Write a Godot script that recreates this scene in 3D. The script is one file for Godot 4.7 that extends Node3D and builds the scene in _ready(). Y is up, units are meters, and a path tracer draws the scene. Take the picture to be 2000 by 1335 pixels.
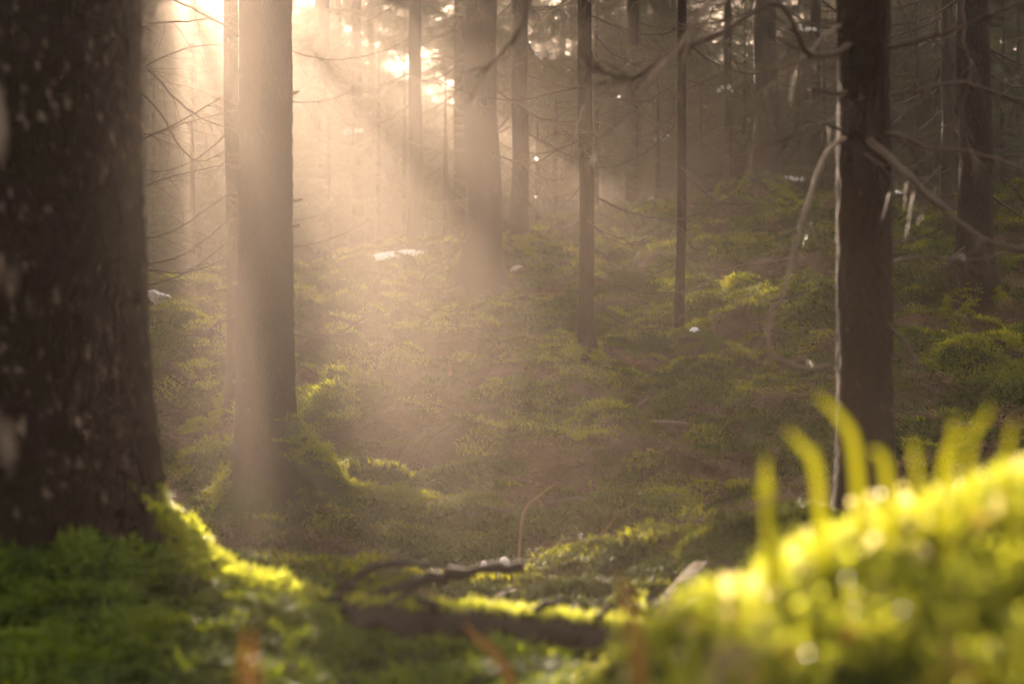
extends Node3D
# A mossy spruce forest against a low sun, with lit mist between the trunks.

const F := 2747.0          # focal length in picture widths of 2000, for a 49.5 mm lens
const EYE := 1.2           # height of the camera
var SUN := Vector3(-0.244, 0.308, -1.0).normalized()
var sun_right: Vector3
var sun_up: Vector3
var rng := RandomNumberGenerator.new()
var taken := {}
var mats := {}
var n_low := FastNoiseLite.new()
var n_mid := FastNoiseLite.new()
var n_fine := FastNoiseLite.new()
var n_bark := FastNoiseLite.new()
var n_moss := FastNoiseLite.new()

# ------------------------------------------------------------------ mesh collector
class MB:
	var v := PackedVector3Array()
	var n := PackedVector3Array()
	var c := PackedColorArray()
	var i := PackedInt32Array()
	func tri(a: Vector3, b: Vector3, d: Vector3, col := Color.WHITE) -> void:
		var k := v.size()
		v.append(a); v.append(b); v.append(d)
		c.append(col); c.append(col); c.append(col)
		i.append(k); i.append(k + 1); i.append(k + 2)
	func smooth() -> void:
		n.resize(v.size())
		n.fill(Vector3.ZERO)
		for t in range(0, i.size(), 3):
			var a := i[t]
			var b := i[t + 1]
			var d := i[t + 2]
			var f := (v[d] - v[a]).cross(v[b] - v[a])
			n[a] += f; n[b] += f; n[d] += f
		for k in n.size():
			n[k] = n[k].normalized() if n[k].length_squared() > 1e-20 else Vector3.UP
	func tube(p: Array, r: Array, sides: int, col := Color.WHITE, closed := true) -> void:
		# p: centre points, r: radii; rings are carried along without twist
		var up := Vector3.UP
		var t0: Vector3 = (p[1] - p[0]).normalized()
		if absf(t0.dot(up)) > 0.95:
			up = Vector3.RIGHT
		var x := t0.cross(up).normalized()
		var first := v.size()
		var m: int = p.size()
		for k in m:
			var t: Vector3 = ((p[mini(k + 1, m - 1)] as Vector3) - (p[maxi(k - 1, 0)] as Vector3)).normalized()
			x = (x - t * x.dot(t)).normalized()
			var y := t.cross(x)
			for s in sides:
				var a := TAU * s / sides
				v.append((p[k] as Vector3) + (x * cos(a) + y * sin(a)) * float(r[k]))
				c.append(col)
		for k in m - 1:
			for s in sides:
				var a := first + k * sides + s
				var b := first + k * sides + (s + 1) % sides
				i.append(a); i.append(b + sides); i.append(b)
				i.append(a); i.append(a + sides); i.append(b + sides)
		if closed:
			for e in [0, m - 1]:
				var q := v.size()
				v.append(p[e]); c.append(col)
				for s in sides:
					var a := first + int(e) * sides + s
					var b := first + int(e) * sides + (s + 1) % sides
					if e == 0:
						i.append(q); i.append(a); i.append(b)
					else:
						i.append(q); i.append(b); i.append(a)
	func mesh(material: Material = null, colours := true) -> ArrayMesh:
		var a := []
		a.resize(Mesh.ARRAY_MAX)
		a[Mesh.ARRAY_VERTEX] = v
		if n.size() == v.size():
			a[Mesh.ARRAY_NORMAL] = n
		if colours:
			a[Mesh.ARRAY_COLOR] = c
		a[Mesh.ARRAY_INDEX] = i
		var me := ArrayMesh.new()
		me.add_surface_from_arrays(Mesh.PRIMITIVE_TRIANGLES, a)
		if material:
			me.surface_set_material(0, material)
		return me

# ------------------------------------------------------------------ naming and placing
func numbered(called: String) -> String:
	var k: int = taken.get(called, 0)
	taken[called] = k + 1
	return called if k == 0 else "%s_%03d" % [called, k]

func tag(o: Node3D, label: String, category := "", group := "", kind := "") -> Node3D:
	if label: o.set_meta("label", label)
	if category: o.set_meta("category", category)
	if group: o.set_meta("group", group)
	if kind: o.set_meta("kind", kind)
	return o

func thing(called: String, at: Vector3, label: String, category: String, group := "") -> Node3D:
	var o := Node3D.new()
	o.name = numbered(called)
	add_child(o)
	o.position = at
	return tag(o, label, category, group)

func part(parent: Node3D, called: String, me: Mesh, at := Vector3.ZERO, b := Basis.IDENTITY) -> MeshInstance3D:
	var o := MeshInstance3D.new()
	o.mesh = me
	if parent == self:
		o.name = numbered(called)
	else:
		var k: int = parent.get_meta("_" + called, 0)
		parent.set_meta("_" + called, k + 1)
		o.name = called if k == 0 else "%s_%03d" % [called, k]
	o.transform = Transform3D(b, at)
	parent.add_child(o, true)
	return o

func many(parent: Node3D, called: String, me: Mesh, where: Array, tints: Array = []) -> MultiMeshInstance3D:
	var mm := MultiMesh.new()
	mm.transform_format = MultiMesh.TRANSFORM_3D
	mm.use_colors = tints.size() > 0
	mm.mesh = me
	mm.instance_count = where.size()
	for k in where.size():
		mm.set_instance_transform(k, where[k])
		if tints.size():
			mm.set_instance_color(k, tints[k])
	var o := MultiMeshInstance3D.new()
	o.multimesh = mm
	o.name = numbered(called) if parent == self else called
	o.set_meta("kind", "stuff")
	parent.add_child(o, true)
	return o

func pt(px: float, py: float, d: float) -> Vector3:
	return Vector3((px - 1000.0) / F * d, EYE + (667.5 - py) / F * d, -d)

func basis_up(up: Vector3, turn: float) -> Basis:
	var a := up.cross(Vector3(0.3, 0.1, 1.0)).normalized()
	var b := Basis(a, up, a.cross(up))
	return b * Basis(Vector3.UP, turn)

func curve(p: Array, steps: int) -> Array:
	# Catmull-Rom through the points
	var out := []
	for k in p.size() - 1:
		var a: Vector3 = p[maxi(k - 1, 0)]
		var b: Vector3 = p[k]
		var c: Vector3 = p[k + 1]
		var d: Vector3 = p[mini(k + 2, p.size() - 1)]
		for s in steps:
			out.append(b.cubic_interpolate(c, a, d, float(s) / steps))
	out.append(p[p.size() - 1])
	return out

func srgb(r: float, g: float, b: float) -> Color:
	return Color(r, g, b).linear_to_srgb()

# ------------------------------------------------------------------ the lie of the land
var land_p := PackedVector2Array()
var land_h := PackedFloat64Array()
var land_w := PackedFloat64Array()
const LX := -16.0
const LZ := -34.0
const LS := 0.2
const LNX := 161
const LNZ := 191
var lat := PackedFloat32Array()

func land_setup() -> void:
	# ground points that the picture shows: across, down, distance
	var seen := [
		[520, 1062, 7.2], [1100, 1150, 6.5], [760, 1120, 6.4], [1000, 1235, 4.6], [1000, 1262, 3.6], [700, 1250, 3.7], [900, 1345, 3.1], [1250, 1300, 3.2],
		[60, 1120, 3.95], [250, 1130, 3.95], [350, 1165, 3.8], [150, 1195, 3.6], [60, 1330, 3.3], [330, 1345, 3.2], [-350, 1250, 3.6], [560, 1340, 3.2],
		[1180, 1420, 1.95], [1250, 1305, 1.84], [1450, 1165, 1.78], [1700, 1078, 1.74], [2000, 1018, 1.72], [2300, 1000, 1.7], [1350, 1315, 1.58], [1500, 1240, 1.5], [1700, 1165, 1.45], [2000, 1115, 1.42], [1600, 1335, 1.38], [1600, 1600, 1.22], [1330, 1370, 1.5], [1900, 1340, 1.32],
		[1600, 1190, 2.4], [1300, 1345, 2.4], [2000, 1150, 2.5], [1650, 1100, 4.6], [2100, 1080, 4.6],
		[400, 1050, 8.0], [380, 900, 9.5], [380, 750, 11.0], [380, 628, 12.6], [380, 640, 14.2], [150, 640, 13], [-200, 700, 12], [100, 900, 9],
		[620, 965, 7.7], [650, 800, 9.5], [650, 700, 11.5], [700, 625, 14.0], [650, 555, 17], [740, 518, 19], [640, 545, 20.5],
		[900, 1000, 7.5], [900, 850, 9.2], [900, 750, 11], [1000, 680, 13], [945, 605, 16.6], [1050, 560, 18], [1080, 490, 20], [1100, 445, 23],
		[1145, 748, 11.5], [1325, 695, 13], [1370, 765, 11.8], [1300, 900, 8.3], [1500, 850, 8.8], [1600, 700, 11], [1500, 600, 13], [1350, 500, 17],
		[1400, 405, 21.5], [1500, 380, 22.5], [1650, 420, 20], [1850, 400, 19], [1850, 500, 15], [1900, 640, 11.5], [1850, 750, 10], [1900, 850, 8.5], [1700, 975, 7],
		[2300, 650, 11], [2300, 400, 19], [2200, 900, 7.5], [820, 492, 21]]
	for s in seen:
		var q := pt(s[0], s[1], s[2])
		land_p.append(Vector2(q.x, q.z))
		land_h.append(q.y)
	for s in [[-9, -3, 0.6], [7, -4, 1.3], [0, 5, 0.3], [-10, -18, 1.7], [-16, -30, 2.0], [-6, -30, 2.3], [0, -32, 3.0], [8, -30, 3.7], [16, -30, 4.4], [-16, -8, 1.2], [16, -12, 3.2], [12, 4, 0.9], [-12, 5, 0.3], [0.1, -1.0, 0.3], [-0.5, -2.0, 0.35], [0.6, -0.7, 0.62]]:
		land_p.append(Vector2(s[0], s[1]))
		land_h.append(s[2])
	var m := land_p.size()
	var a := []
	for r in m:
		var row := PackedFloat64Array()
		row.resize(m + 1)
		for q in m:
			row[q] = land_p[r].distance_to(land_p[q]) + (0.004 if r == q else 0.0)
		row[m] = land_h[r] - 1.2
		a.append(row)
	for k in m:   # elimination with pivots
		var best := k
		for r in range(k + 1, m):
			if absf(a[r][k]) > absf(a[best][k]): best = r
		var swap: PackedFloat64Array = a[k]
		a[k] = a[best]
		a[best] = swap
		var pr: PackedFloat64Array = a[k]
		for r in range(k + 1, m):
			var f: float = a[r][k] / pr[k]
			if f == 0.0: continue
			var ro: PackedFloat64Array = a[r]
			for q in range(k, m + 1):
				ro[q] -= f * pr[q]
			a[r] = ro
	land_w.resize(m)
	for k in range(m - 1, -1, -1):
		var s: float = a[k][m]
		for q in range(k + 1, m):
			s -= a[k][q] * land_w[q]
		land_w[k] = s / a[k][k]
	lat.resize(LNX * LNZ)
	for j in LNZ:
		for k in LNX:
			var q := Vector2(LX + k * LS, LZ + j * LS)
			var s := 1.2
			for e in m:
				s += land_w[e] * q.distance_to(land_p[e])
			lat[j * LNX + k] = s

func base_height(x: float, z: float) -> float:
	var fx := clampf((x - LX) / LS, 0.0, LNX - 1.001)
	var fz := clampf((z - LZ) / LS, 0.0, LNZ - 1.001)
	var k := int(fx)
	var j := int(fz)
	fx -= k
	fz -= j
	var o := j * LNX + k
	return lerpf(lerpf(lat[o], lat[o + 1], fx), lerpf(lat[o + LNX], lat[o + LNX + 1], fx), fz)

func ground(x: float, z: float) -> float:
	var near := clampf((-z - 2.3) / 3.0, 0.25, 1.0)
	return base_height(x, z) + near * (n_low.get_noise_2d(x, z) * 0.22 + absf(n_mid.get_noise_2d(x * 0.55 + z * 0.45, z * 1.3 - x * 0.4)) * 0.32 - 0.05) + near * n_fine.get_noise_2d(x * 0.6, z * 0.6) * 0.05 + n_fine.get_noise_2d(x * 1.7, z * 1.7) * 0.014

func ground_normal(x: float, z: float) -> Vector3:
	const E := 0.05
	return Vector3(ground(x - E, z) - ground(x + E, z), 2.0 * E, ground(x, z - E) - ground(x, z + E)).normalized()

func on_ground(x: float, z: float) -> Vector3:
	return Vector3(x, ground(x, z), z)

func mossiness(x: float, z: float) -> float:
	return n_moss.get_noise_2d(x, z * 1.2) + 0.5 * n_mid.get_noise_2d(x * 2.0, z * 2.0) + 0.11

# ------------------------------------------------------------------ materials
func noise_tex(freq: float, kind: int, seed_: int, octaves := 4, normal := false) -> NoiseTexture2D:
	var n := FastNoiseLite.new()
	n.noise_type = kind
	n.frequency = freq
	n.seed = seed_
	n.fractal_octaves = octaves
	var t := NoiseTexture2D.new()
	t.width = 512
	t.height = 512
	t.seamless = true
	t.noise = n
	t.as_normal_map = normal
	return t

func plain(called: String, col: Color, rough := 0.85, back := Color.BLACK) -> StandardMaterial3D:
	var m := StandardMaterial3D.new()
	m.resource_name = called
	m.albedo_color = col
	m.roughness = rough
	if back != Color.BLACK:
		m.metallic_specular = 0.25
		m.backlight_enabled = true
		m.backlight = back
	mats[called] = m
	return m

func tinted(called: String, rough := 0.85) -> StandardMaterial3D:
	var m := plain(called, Color.WHITE, rough)
	m.vertex_color_use_as_albedo = true
	return m

func make_materials() -> void:
	var relief := noise_tex(0.02, FastNoiseLite.TYPE_CELLULAR, 11, 3)
	var grain := noise_tex(0.03, FastNoiseLite.TYPE_SIMPLEX, 5, 5)
	var bark := tinted("bark", 0.88)
	bark.metallic_specular = 0.3
	bark.uv1_triplanar = true
	bark.uv1_scale = Vector3(6.0, 2.6, 6.0)
	bark.heightmap_enabled = true
	bark.heightmap_texture = relief
	bark.heightmap_scale = 1.2
	var far_bark := tinted("far_bark", 0.85)
	far_bark.heightmap_enabled = false
	var soil := tinted("soil", 0.95)
	soil.uv1_triplanar = true
	soil.uv1_world_triplanar = true
	soil.uv1_scale = Vector3(2.2, 2.2, 2.2)
	soil.heightmap_enabled = true
	soil.heightmap_texture = grain
	soil.heightmap_scale = 2.0
	tinted("wood", 0.75)
	plain("twig", srgb(0.055, 0.036, 0.024), 0.7)
	plain("rotten_wood", srgb(0.022, 0.014, 0.010), 0.9)
	plain("pale_twig", srgb(0.15, 0.11, 0.08), 0.5)
	plain("needle_dark", srgb(0.024, 0.038, 0.012), 0.32, Color(0.20, 0.20, 0.05)).metallic_specular = 0.5
	plain("needle_olive", srgb(0.036, 0.046, 0.014), 0.32, Color(0.32, 0.29, 0.07)).metallic_specular = 0.5
	plain("moss_dark", srgb(0.036, 0.056, 0.008), 0.8, Color(0.18, 0.21, 0.03))
	plain("moss_mid", srgb(0.052, 0.068, 0.010), 0.65, Color(0.40, 0.42, 0.06))
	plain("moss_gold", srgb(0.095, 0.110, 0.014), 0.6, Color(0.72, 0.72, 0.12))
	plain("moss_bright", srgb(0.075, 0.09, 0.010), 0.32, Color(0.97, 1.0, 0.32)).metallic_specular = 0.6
	plain("moss_fresh", srgb(0.070, 0.105, 0.010), 0.7, Color(0.5, 0.55, 0.06))
	plain("grass_green", srgb(0.10, 0.12, 0.02), 0.5, Color(0.88, 0.88, 0.25))
	plain("dry_grass", srgb(0.24, 0.17, 0.09), 0.6, Color(0.40, 0.30, 0.17))
	plain("orange_grass", srgb(0.26, 0.17, 0.06), 0.6, Color(0.8, 0.62, 0.24))
	plain("litter", srgb(0.11, 0.066, 0.034), 0.8)
	plain("leaf_brown", srgb(0.17, 0.09, 0.05), 0.55, Color(0.32, 0.18, 0.09))
	plain("leaf_pale", srgb(0.26, 0.19, 0.14), 0.5, Color(0.36, 0.26, 0.18))
	var snow := plain("snow", srgb(0.80, 0.83, 0.88), 0.5)
	snow.subsurf_scatter_enabled = true
	snow.subsurf_scatter_strength = 0.3

# ------------------------------------------------------------------ trunks
func trunk_mesh(p: Array, radii: Array, sides: int, rows: int, fine_until: float, bark_depth: float, lobes: Array, flare: float, flare_h: float, look: Dictionary, material: Material) -> ArrayMesh:
	# p: centre line (from the foot up), radii along it; lobes: [angle, strength] of the root buttresses
	var mb := MB.new()
	var n: int = p.size()
	var top: float = (p[n - 1] as Vector3).y
	var foot: float = (p[0] as Vector3).y
	var ys := []
	for k in rows:
		var t := float(k) / (rows - 1)
		ys.append(lerpf(foot, fine_until, t))
	var coarse := 14
	for k in coarse:
		ys.append(lerpf(fine_until, top, pow(float(k + 1) / coarse, 1.4)))
	var moss_h: float = look.get("moss", 0.0)
	var moss_front: float = look.get("moss_front", 0.0)
	var dark: Color = look.get("dark", Color(0.030, 0.020, 0.014))
	var pale: Color = look.get("pale", Color(0.085, 0.060, 0.045))
	var lichen: float = look.get("lichen", 0.0)
	var off: float = look.get("seed", 0.0)
	for y in ys:
		var q := 0
		while q < n - 2 and (p[q + 1] as Vector3).y < y:
			q += 1
		var a: Vector3 = p[q]
		var b: Vector3 = p[q + 1]
		var t := clampf((y - a.y) / maxf(b.y - a.y, 1e-4), 0.0, 1.0)
		var centre := a.lerp(b, t)
		var r0 := lerpf(radii[q], radii[q + 1], t)
		var up: float = y
		for s in sides:
			var th := TAU * s / sides
			var dir := Vector3(cos(th), 0, sin(th))
			var fl := exp(-maxf(up, -0.3) / flare_h)
			var r := r0 * (1.0 + flare * fl)
			for l in lobes:
				var w := cos(th - l[0])
				if w > 0.0:
					r += r0 * float(l[1]) * pow(w, 6.0) * exp(-maxf(up, -0.3) / (flare_h * 0.75))
			var w3 := Vector3(dir.x * r0, y * 0.45, dir.z * r0) + Vector3(off, off * 0.7, 0)
			var plates := n_bark.get_noise_3dv(w3 * 10.0) * 0.6 + n_bark.get_noise_3dv(Vector3(w3.x, w3.y * 0.55, w3.z) * 30.0) * 0.55
			var rough := n_fine.get_noise_3dv(w3 * 3.0 + Vector3(0, y * 0.5, 0))
			r += bark_depth * (plates * 0.9 + rough * 0.5)
			r += r0 * 0.05 * n_mid.get_noise_3dv(w3 * 1.2)
			var crack := clampf((0.16 - n_bark.get_noise_3dv(Vector3(w3.x * 34.0, w3.y * 9.0, w3.z * 34.0)) - 1.0 + 0.9) * 2.0, 0.0, 1.0)
			r -= bark_depth * 0.5 * crack
			var col := dark.lerp(pale, clampf(0.42 + plates * 0.75 + rough * 0.55, 0.0, 1.0))
			col = col.lerp(Color(0.10, 0.055, 0.04), clampf(n_mid.get_noise_3dv(w3 * 4.0 + Vector3(7, 3, 1)) * 0.8, 0.0, 0.6))
			col = col.lerp(Color(0.012, 0.008, 0.006), crack * 0.8)
			var fleck := n_fine.get_noise_3dv(w3 * Vector3(4.6, 4.4, 4.6) + Vector3(11, 2, 8)) + 0.25 * n_mid.get_noise_3dv(w3 * 1.5)
			var least: float = look.get("fleck", 0.62)
			if fleck > least: col = col.lerp(Color(0.19, 0.15, 0.12), clampf((fleck - least) * 3.0, 0.0, 0.6))
			if lichen > 0.0:
				var li := n_mid.get_noise_3dv(w3 * 3.2 + Vector3(31, 5, 9)) + lichen * (1.0 if look.has("lichen_dir") == false else maxf(0.0, dir.dot(look.lichen_dir))) - 0.55 + 0.35 * n_low.get_noise_3dv(w3 * 1.5)
				var spot := n_bark.get_noise_3dv(w3 * 5.0 + Vector3(3, 40, 2))
				col = col.lerp(Color(0.25, 0.20, 0.17), clampf(li * 2.4 + maxf(0.0, spot) * 0.5, 0.0, 0.8) if li > 0.0 else clampf((spot - 0.72) * 5.0, 0.0, 0.8))
			if moss_h > 0.0:
				var edge := moss_h * (0.6 + moss_front * maxf(0.0, dir.z)) + 0.18 * n_mid.get_noise_3dv(w3 * 2.0)
				col = col.lerp(Color(0.030, 0.042, 0.008), clampf((edge - up) * 7.0, 0.0, 1.0))
			mb.v.append(centre + dir * r)
			mb.c.append(col)
	for k in ys.size() - 1:
		for s in sides:
			var a := k * sides + s
			var b := k * sides + (s + 1) % sides
			mb.i.append(a); mb.i.append(b); mb.i.append(b + sides)
			mb.i.append(a); mb.i.append(b + sides); mb.i.append(a + sides)
	var q := mb.v.size()
	mb.v.append(p[n - 1]); mb.c.append(dark)
	for s in sides:
		mb.i.append(q); mb.i.append((ys.size() - 1) * sides + s); mb.i.append((ys.size() - 1) * sides + (s + 1) % sides)
	mb.smooth()
	return mb.mesh(material)

# ------------------------------------------------------------------ branches
func bough(p: Array, r0: float, r1: float, twigs: int, twig_len: float, seed_: int, material: Material, droop := 0.5, knobs := 0.12) -> ArrayMesh:
	# a bare branch along the given points, with side twigs that hang
	var g := RandomNumberGenerator.new()
	g.seed = seed_
	var mb := MB.new()
	var c := curve(p, 5)
	var rr := []
	var m := c.size()
	for k in m:
		var t := float(k) / (m - 1)
		rr.append(lerpf(r0, r1, pow(t, 0.8)) * (1.0 + knobs * g.randf_range(-1, 1)))
		if k > 0 and k < m - 1:
			c[k] += Vector3(g.randf_range(-1, 1), g.randf_range(-1, 1), g.randf_range(-1, 1)) * r0 * 0.35
	mb.tube(c, rr, 6)
	for k in twigs:
		var t := g.randf_range(0.12, 1.0)
		var e := clampi(int(t * (m - 1)), 0, m - 2)
		var o: Vector3 = (c[e] as Vector3).lerp(c[e + 1], t * (m - 1) - e)
		var dir: Vector3 = ((c[e + 1] as Vector3) - (c[e] as Vector3)).normalized()
		var side := dir.cross(Vector3.UP).normalized() * (1.0 if g.randf() < 0.5 else -1.0)
		var d := (dir * g.randf_range(0.3, 1.0) + side * g.randf_range(0.3, 1.0) + Vector3.UP * g.randf_range(-0.7, 0.35)).normalized()
		var ln := twig_len * g.randf_range(0.35, 1.0) * (1.15 - 0.6 * t)
		var q := [o]
		for s in 4:
			d = (d + Vector3(g.randf_range(-.25, .25), g.randf_range(-.25, .25) - droop * 0.22, g.randf_range(-.25, .25))).normalized()
			q.append((q[s] as Vector3) + d * ln / 4.0)
		var tr := maxf(r1 * 0.7, r0 * 0.18)
		mb.tube(q, [tr, tr * 0.85, tr * 0.7, tr * 0.55, tr * 0.3], 4, Color.WHITE, false)
		for w in 2:
			if g.randf() < 0.65:
				var f: int = g.randi_range(1, 3)
				var d2 := (d + Vector3(g.randf_range(-1, 1), g.randf_range(-0.9, 0.3), g.randf_range(-1, 1)) * 0.8).normalized()
				var a: Vector3 = q[f]
				var l2 := ln * g.randf_range(0.2, 0.5)
				mb.tube([a, a + d2 * l2 * 0.5, a + d2 * l2 + Vector3.DOWN * l2 * 0.15], [tr * 0.55, tr * 0.45, tr * 0.25], 3, Color.WHITE, false)
	mb.smooth()
	return mb.mesh(material, false)

func live_spray(seed_: int, material: Material) -> ArrayMesh:
	# one living spruce bough 1 m long along +x: a stem with hanging twigs set with needles
	var g := RandomNumberGenerator.new()
	g.seed = seed_
	var mb := MB.new()
	var stem := []
	var rr := []
	for k in 9:
		var t := k / 8.0
		stem.append(Vector3(t, -0.30 * t * t + 0.16 * t * t * t * t, 0.06 * sin(t * 4.0 + seed_)))
		rr.append(lerpf(0.010, 0.003, t))
	mb.tube(stem, rr, 4, Color.WHITE, false)
	for k in 34:
		var t := 0.12 + 0.88 * k / 33.0
		var o: Vector3 = stem[0].lerp(stem[8], t)
		var e := mini(int(t * 8.0), 7)
		o = (stem[e] as Vector3).lerp(stem[e + 1], t * 8.0 - e)
		var side := 1.0 if k % 2 == 0 else -1.0
		var d := Vector3(g.randf_range(0.35, 0.9), g.randf_range(-0.55, 0.05), side * g.randf_range(0.4, 1.0)).normalized()
		var ln := g.randf_range(0.16, 0.38) * (1.1 - 0.55 * t)
		var prev := o
		var steps := 16
		for s in steps:
			d = (d + Vector3(g.randf_range(-.1, .1), g.randf_range(-.1, .06) - 0.055, g.randf_range(-.1, .1))).normalized()
			var nx := prev + d * ln / steps
			var ax := d.cross(Vector3(g.randf_range(-1, 1), g.randf_range(-1, 1), g.randf_range(-1, 1))).normalized()
			for w in 3:
				var a := ax.rotated(d, TAU * w / 3.0 + g.randf_range(-.5, .5))
				var tip := prev + a * 0.017 + d * 0.014
				var wd := d * 0.0034
				mb.tri(prev - wd, tip, prev + wd)
			var sd := ax * 0.0022
			mb.tri(prev - sd, nx, prev + sd)
			prev = nx
	return mb.mesh(material, false)

func bare_spray(seed_: int, material: Material) -> ArrayMesh:
	# one dead lower bough 1 m long along +x: thin, drooping, the tip turned up
	var g := RandomNumberGenerator.new()
	g.seed = seed_
	var p := []
	var sag := g.randf_range(0.10, 0.32)
	for k in 6:
		var t := k / 5.0
		p.append(Vector3(t, -sag * sin(t * 2.6) + 0.10 * t * t, g.randf_range(-0.04, 0.04)))
	return bough(p, 0.0085, 0.0025, 30, 0.34, seed_ + 5, material, 0.7)

# ------------------------------------------------------------------ moss and grass pieces
func moss_tuft(seed_: int, fronds: int, radius: float, high: float, wide: float, material: Material) -> ArrayMesh:
	var g := RandomNumberGenerator.new()
	g.seed = seed_
	var mb := MB.new()
	for k in fronds:
		var a := g.randf() * TAU
		var r := radius * sqrt(g.randf())
		var o := Vector3(cos(a) * r, high * 0.35 * (1.0 - r / radius) - 0.004, sin(a) * r)
		var b := g.randf() * TAU
		var out := Vector3(cos(b), 0, sin(b))
		var h := high * g.randf_range(0.5, 1.0)
		var mid := o + Vector3.UP * h * 0.55 + out * h * 0.25
		var tip := o + Vector3.UP * h * g.randf_range(0.6, 0.95) + out * h * g.randf_range(0.5, 1.0)
		var s := out.cross(Vector3.UP) * wide * g.randf_range(0.6, 1.2)
		mb.tri(o, mid - s, mid + s)
		mb.tri(mid + s, mid - s, tip)
	return mb.mesh(material, false)

func moss_shoot(seed_: int, leaves: int, high: float, leaf: float, material: Material) -> ArrayMesh:
	# an upright leafy moss shoot
	var g := RandomNumberGenerator.new()
	g.seed = seed_
	var mb := MB.new()
	var lean := Vector3(g.randf_range(-.35, .35), 1, g.randf_range(-.35, .35))
	mb.tube([Vector3(0, -0.01, 0), lean * high * 0.5, lean * high], [0.0008, 0.0007, 0.0004], 3, Color.WHITE, false)
	for k in leaves:
		var t := (k + 1.0) / leaves
		var o := lean * high * t
		var a := k * 2.4 + g.randf_range(-.3, .3)
		var out := (Vector3(cos(a), g.randf_range(0.2, 2.2), sin(a))).normalized()
		var l := leaf * g.randf_range(0.7, 1.2) * (1.0 - 0.4 * t)
		var s := out.cross(Vector3(g.randf_range(-1, 1), g.randf_range(-1, 1), g.randf_range(-1, 1))).normalized() * l * 0.3
		var mid := o + out * l * 0.5
		mb.tri(o, mid - s, mid + s)
		mb.tri(mid + s, mid - s, o + out * l + Vector3.DOWN * l * 0.2)
	return mb.mesh(material, false)

func blade(p: Array, wide: float, material: Material) -> ArrayMesh:
	# a folded grass blade with a little thickness at its keel
	var c := curve(p, 6)
	var mb := MB.new()
	var m := c.size()
	for k in m:
		var t := float(k) / (m - 1)
		var d: Vector3 = ((c[mini(k + 1, m - 1)] as Vector3) - (c[maxi(k - 1, 0)] as Vector3)).normalized()
		var s := d.cross(Vector3(0.2, 0.1, 1)).normalized()
		var w := wide * (1.0 - pow(t, 3.0)) + 0.0004
		var keel := d.cross(s) * w * 0.3
		mb.v.append(c[k] - s * w); mb.v.append((c[k] as Vector3) + keel); mb.v.append(c[k] + s * w); mb.v.append((c[k] as Vector3) - keel * 0.6)
		for e in 4: mb.c.append(Color.WHITE)
	for k in m - 1:
		for s in 4:
			var a := k * 4 + s
			var b := k * 4 + (s + 1) % 4
			mb.i.append(a); mb.i.append(b); mb.i.append(b + 4)
			mb.i.append(a); mb.i.append(b + 4); mb.i.append(a + 4)
	return mb.mesh(material, false)

func grass_tuft(seed_: int, blades: int, ln: float, wide: float, material: Material, flat := 0.5) -> ArrayMesh:
	var g := RandomNumberGenerator.new()
	g.seed = seed_
	var mb := MB.new()
	for k in blades:
		var a := g.randf() * TAU
		var d := Vector3(cos(a) * flat, g.randf_range(0.5, 1.0), sin(a) * flat).normalized()
		var o := Vector3(g.randf_range(-.05, .05), -0.01, g.randf_range(-.05, .05))
		var l := ln * g.randf_range(0.5, 1.0)
		var prev := o
		var s := d.cross(Vector3(g.randf_range(-1, 1), 0.3, g.randf_range(-1, 1))).normalized()
		for e in 6:
			var nx := prev + d * l / 6.0
			d = (d + Vector3(cos(a) * 0.12, -0.24, sin(a) * 0.12) + Vector3(g.randf_range(-.1, .1), 0, g.randf_range(-.1, .1))).normalized()
			var w0 := wide * (1.0 - e / 6.5)
			var w1 := wide * (1.0 - (e + 1) / 6.5)
			mb.tri(prev - s * w0, nx - s * w1, prev + s * w0)
			mb.tri(prev + s * w0, nx - s * w1, nx + s * w1)
			prev = nx
	return mb.mesh(material, false)

func leaf_mesh(seed_: int, material: Material) -> ArrayMesh:
	# a fallen, curled broad leaf about 1 unit long with a stalk
	var g := RandomNumberGenerator.new()
	g.seed = seed_
	var mb := MB.new()
	var curl := g.randf_range(0.2, 0.6)
	var rows := 7
	for k in rows:
		var t := k / 6.0
		var w := 0.30 * sin(PI * pow(t, 0.85)) + 0.01
		for s in 5:
			var u := (s - 2) / 2.0
			var ww := w * (1.0 + (0.10 * g.randf_range(-1, 1) if absf(u) == 1.0 else 0.0))
			mb.v.append(Vector3(t - 0.5, 0.06 + curl * u * u * w * 1.6 + curl * 0.7 * (t - 0.5) * (t - 0.5) + g.randf_range(-.015, .015), u * ww))
			mb.c.append(Color.WHITE)
	for k in rows - 1:
		for s in 4:
			var a := k * 5 + s
			mb.i.append(a); mb.i.append(a + 5); mb.i.append(a + 6)
			mb.i.append(a); mb.i.append(a + 6); mb.i.append(a + 1)
	mb.tube([Vector3(-0.5, 0.09, 0), Vector3(-0.7, 0.10, 0.03), Vector3(-0.85, 0.03, 0.05)], [0.012, 0.010, 0.008], 4)
	mb.smooth()
	return mb.mesh(material, false)

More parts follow.
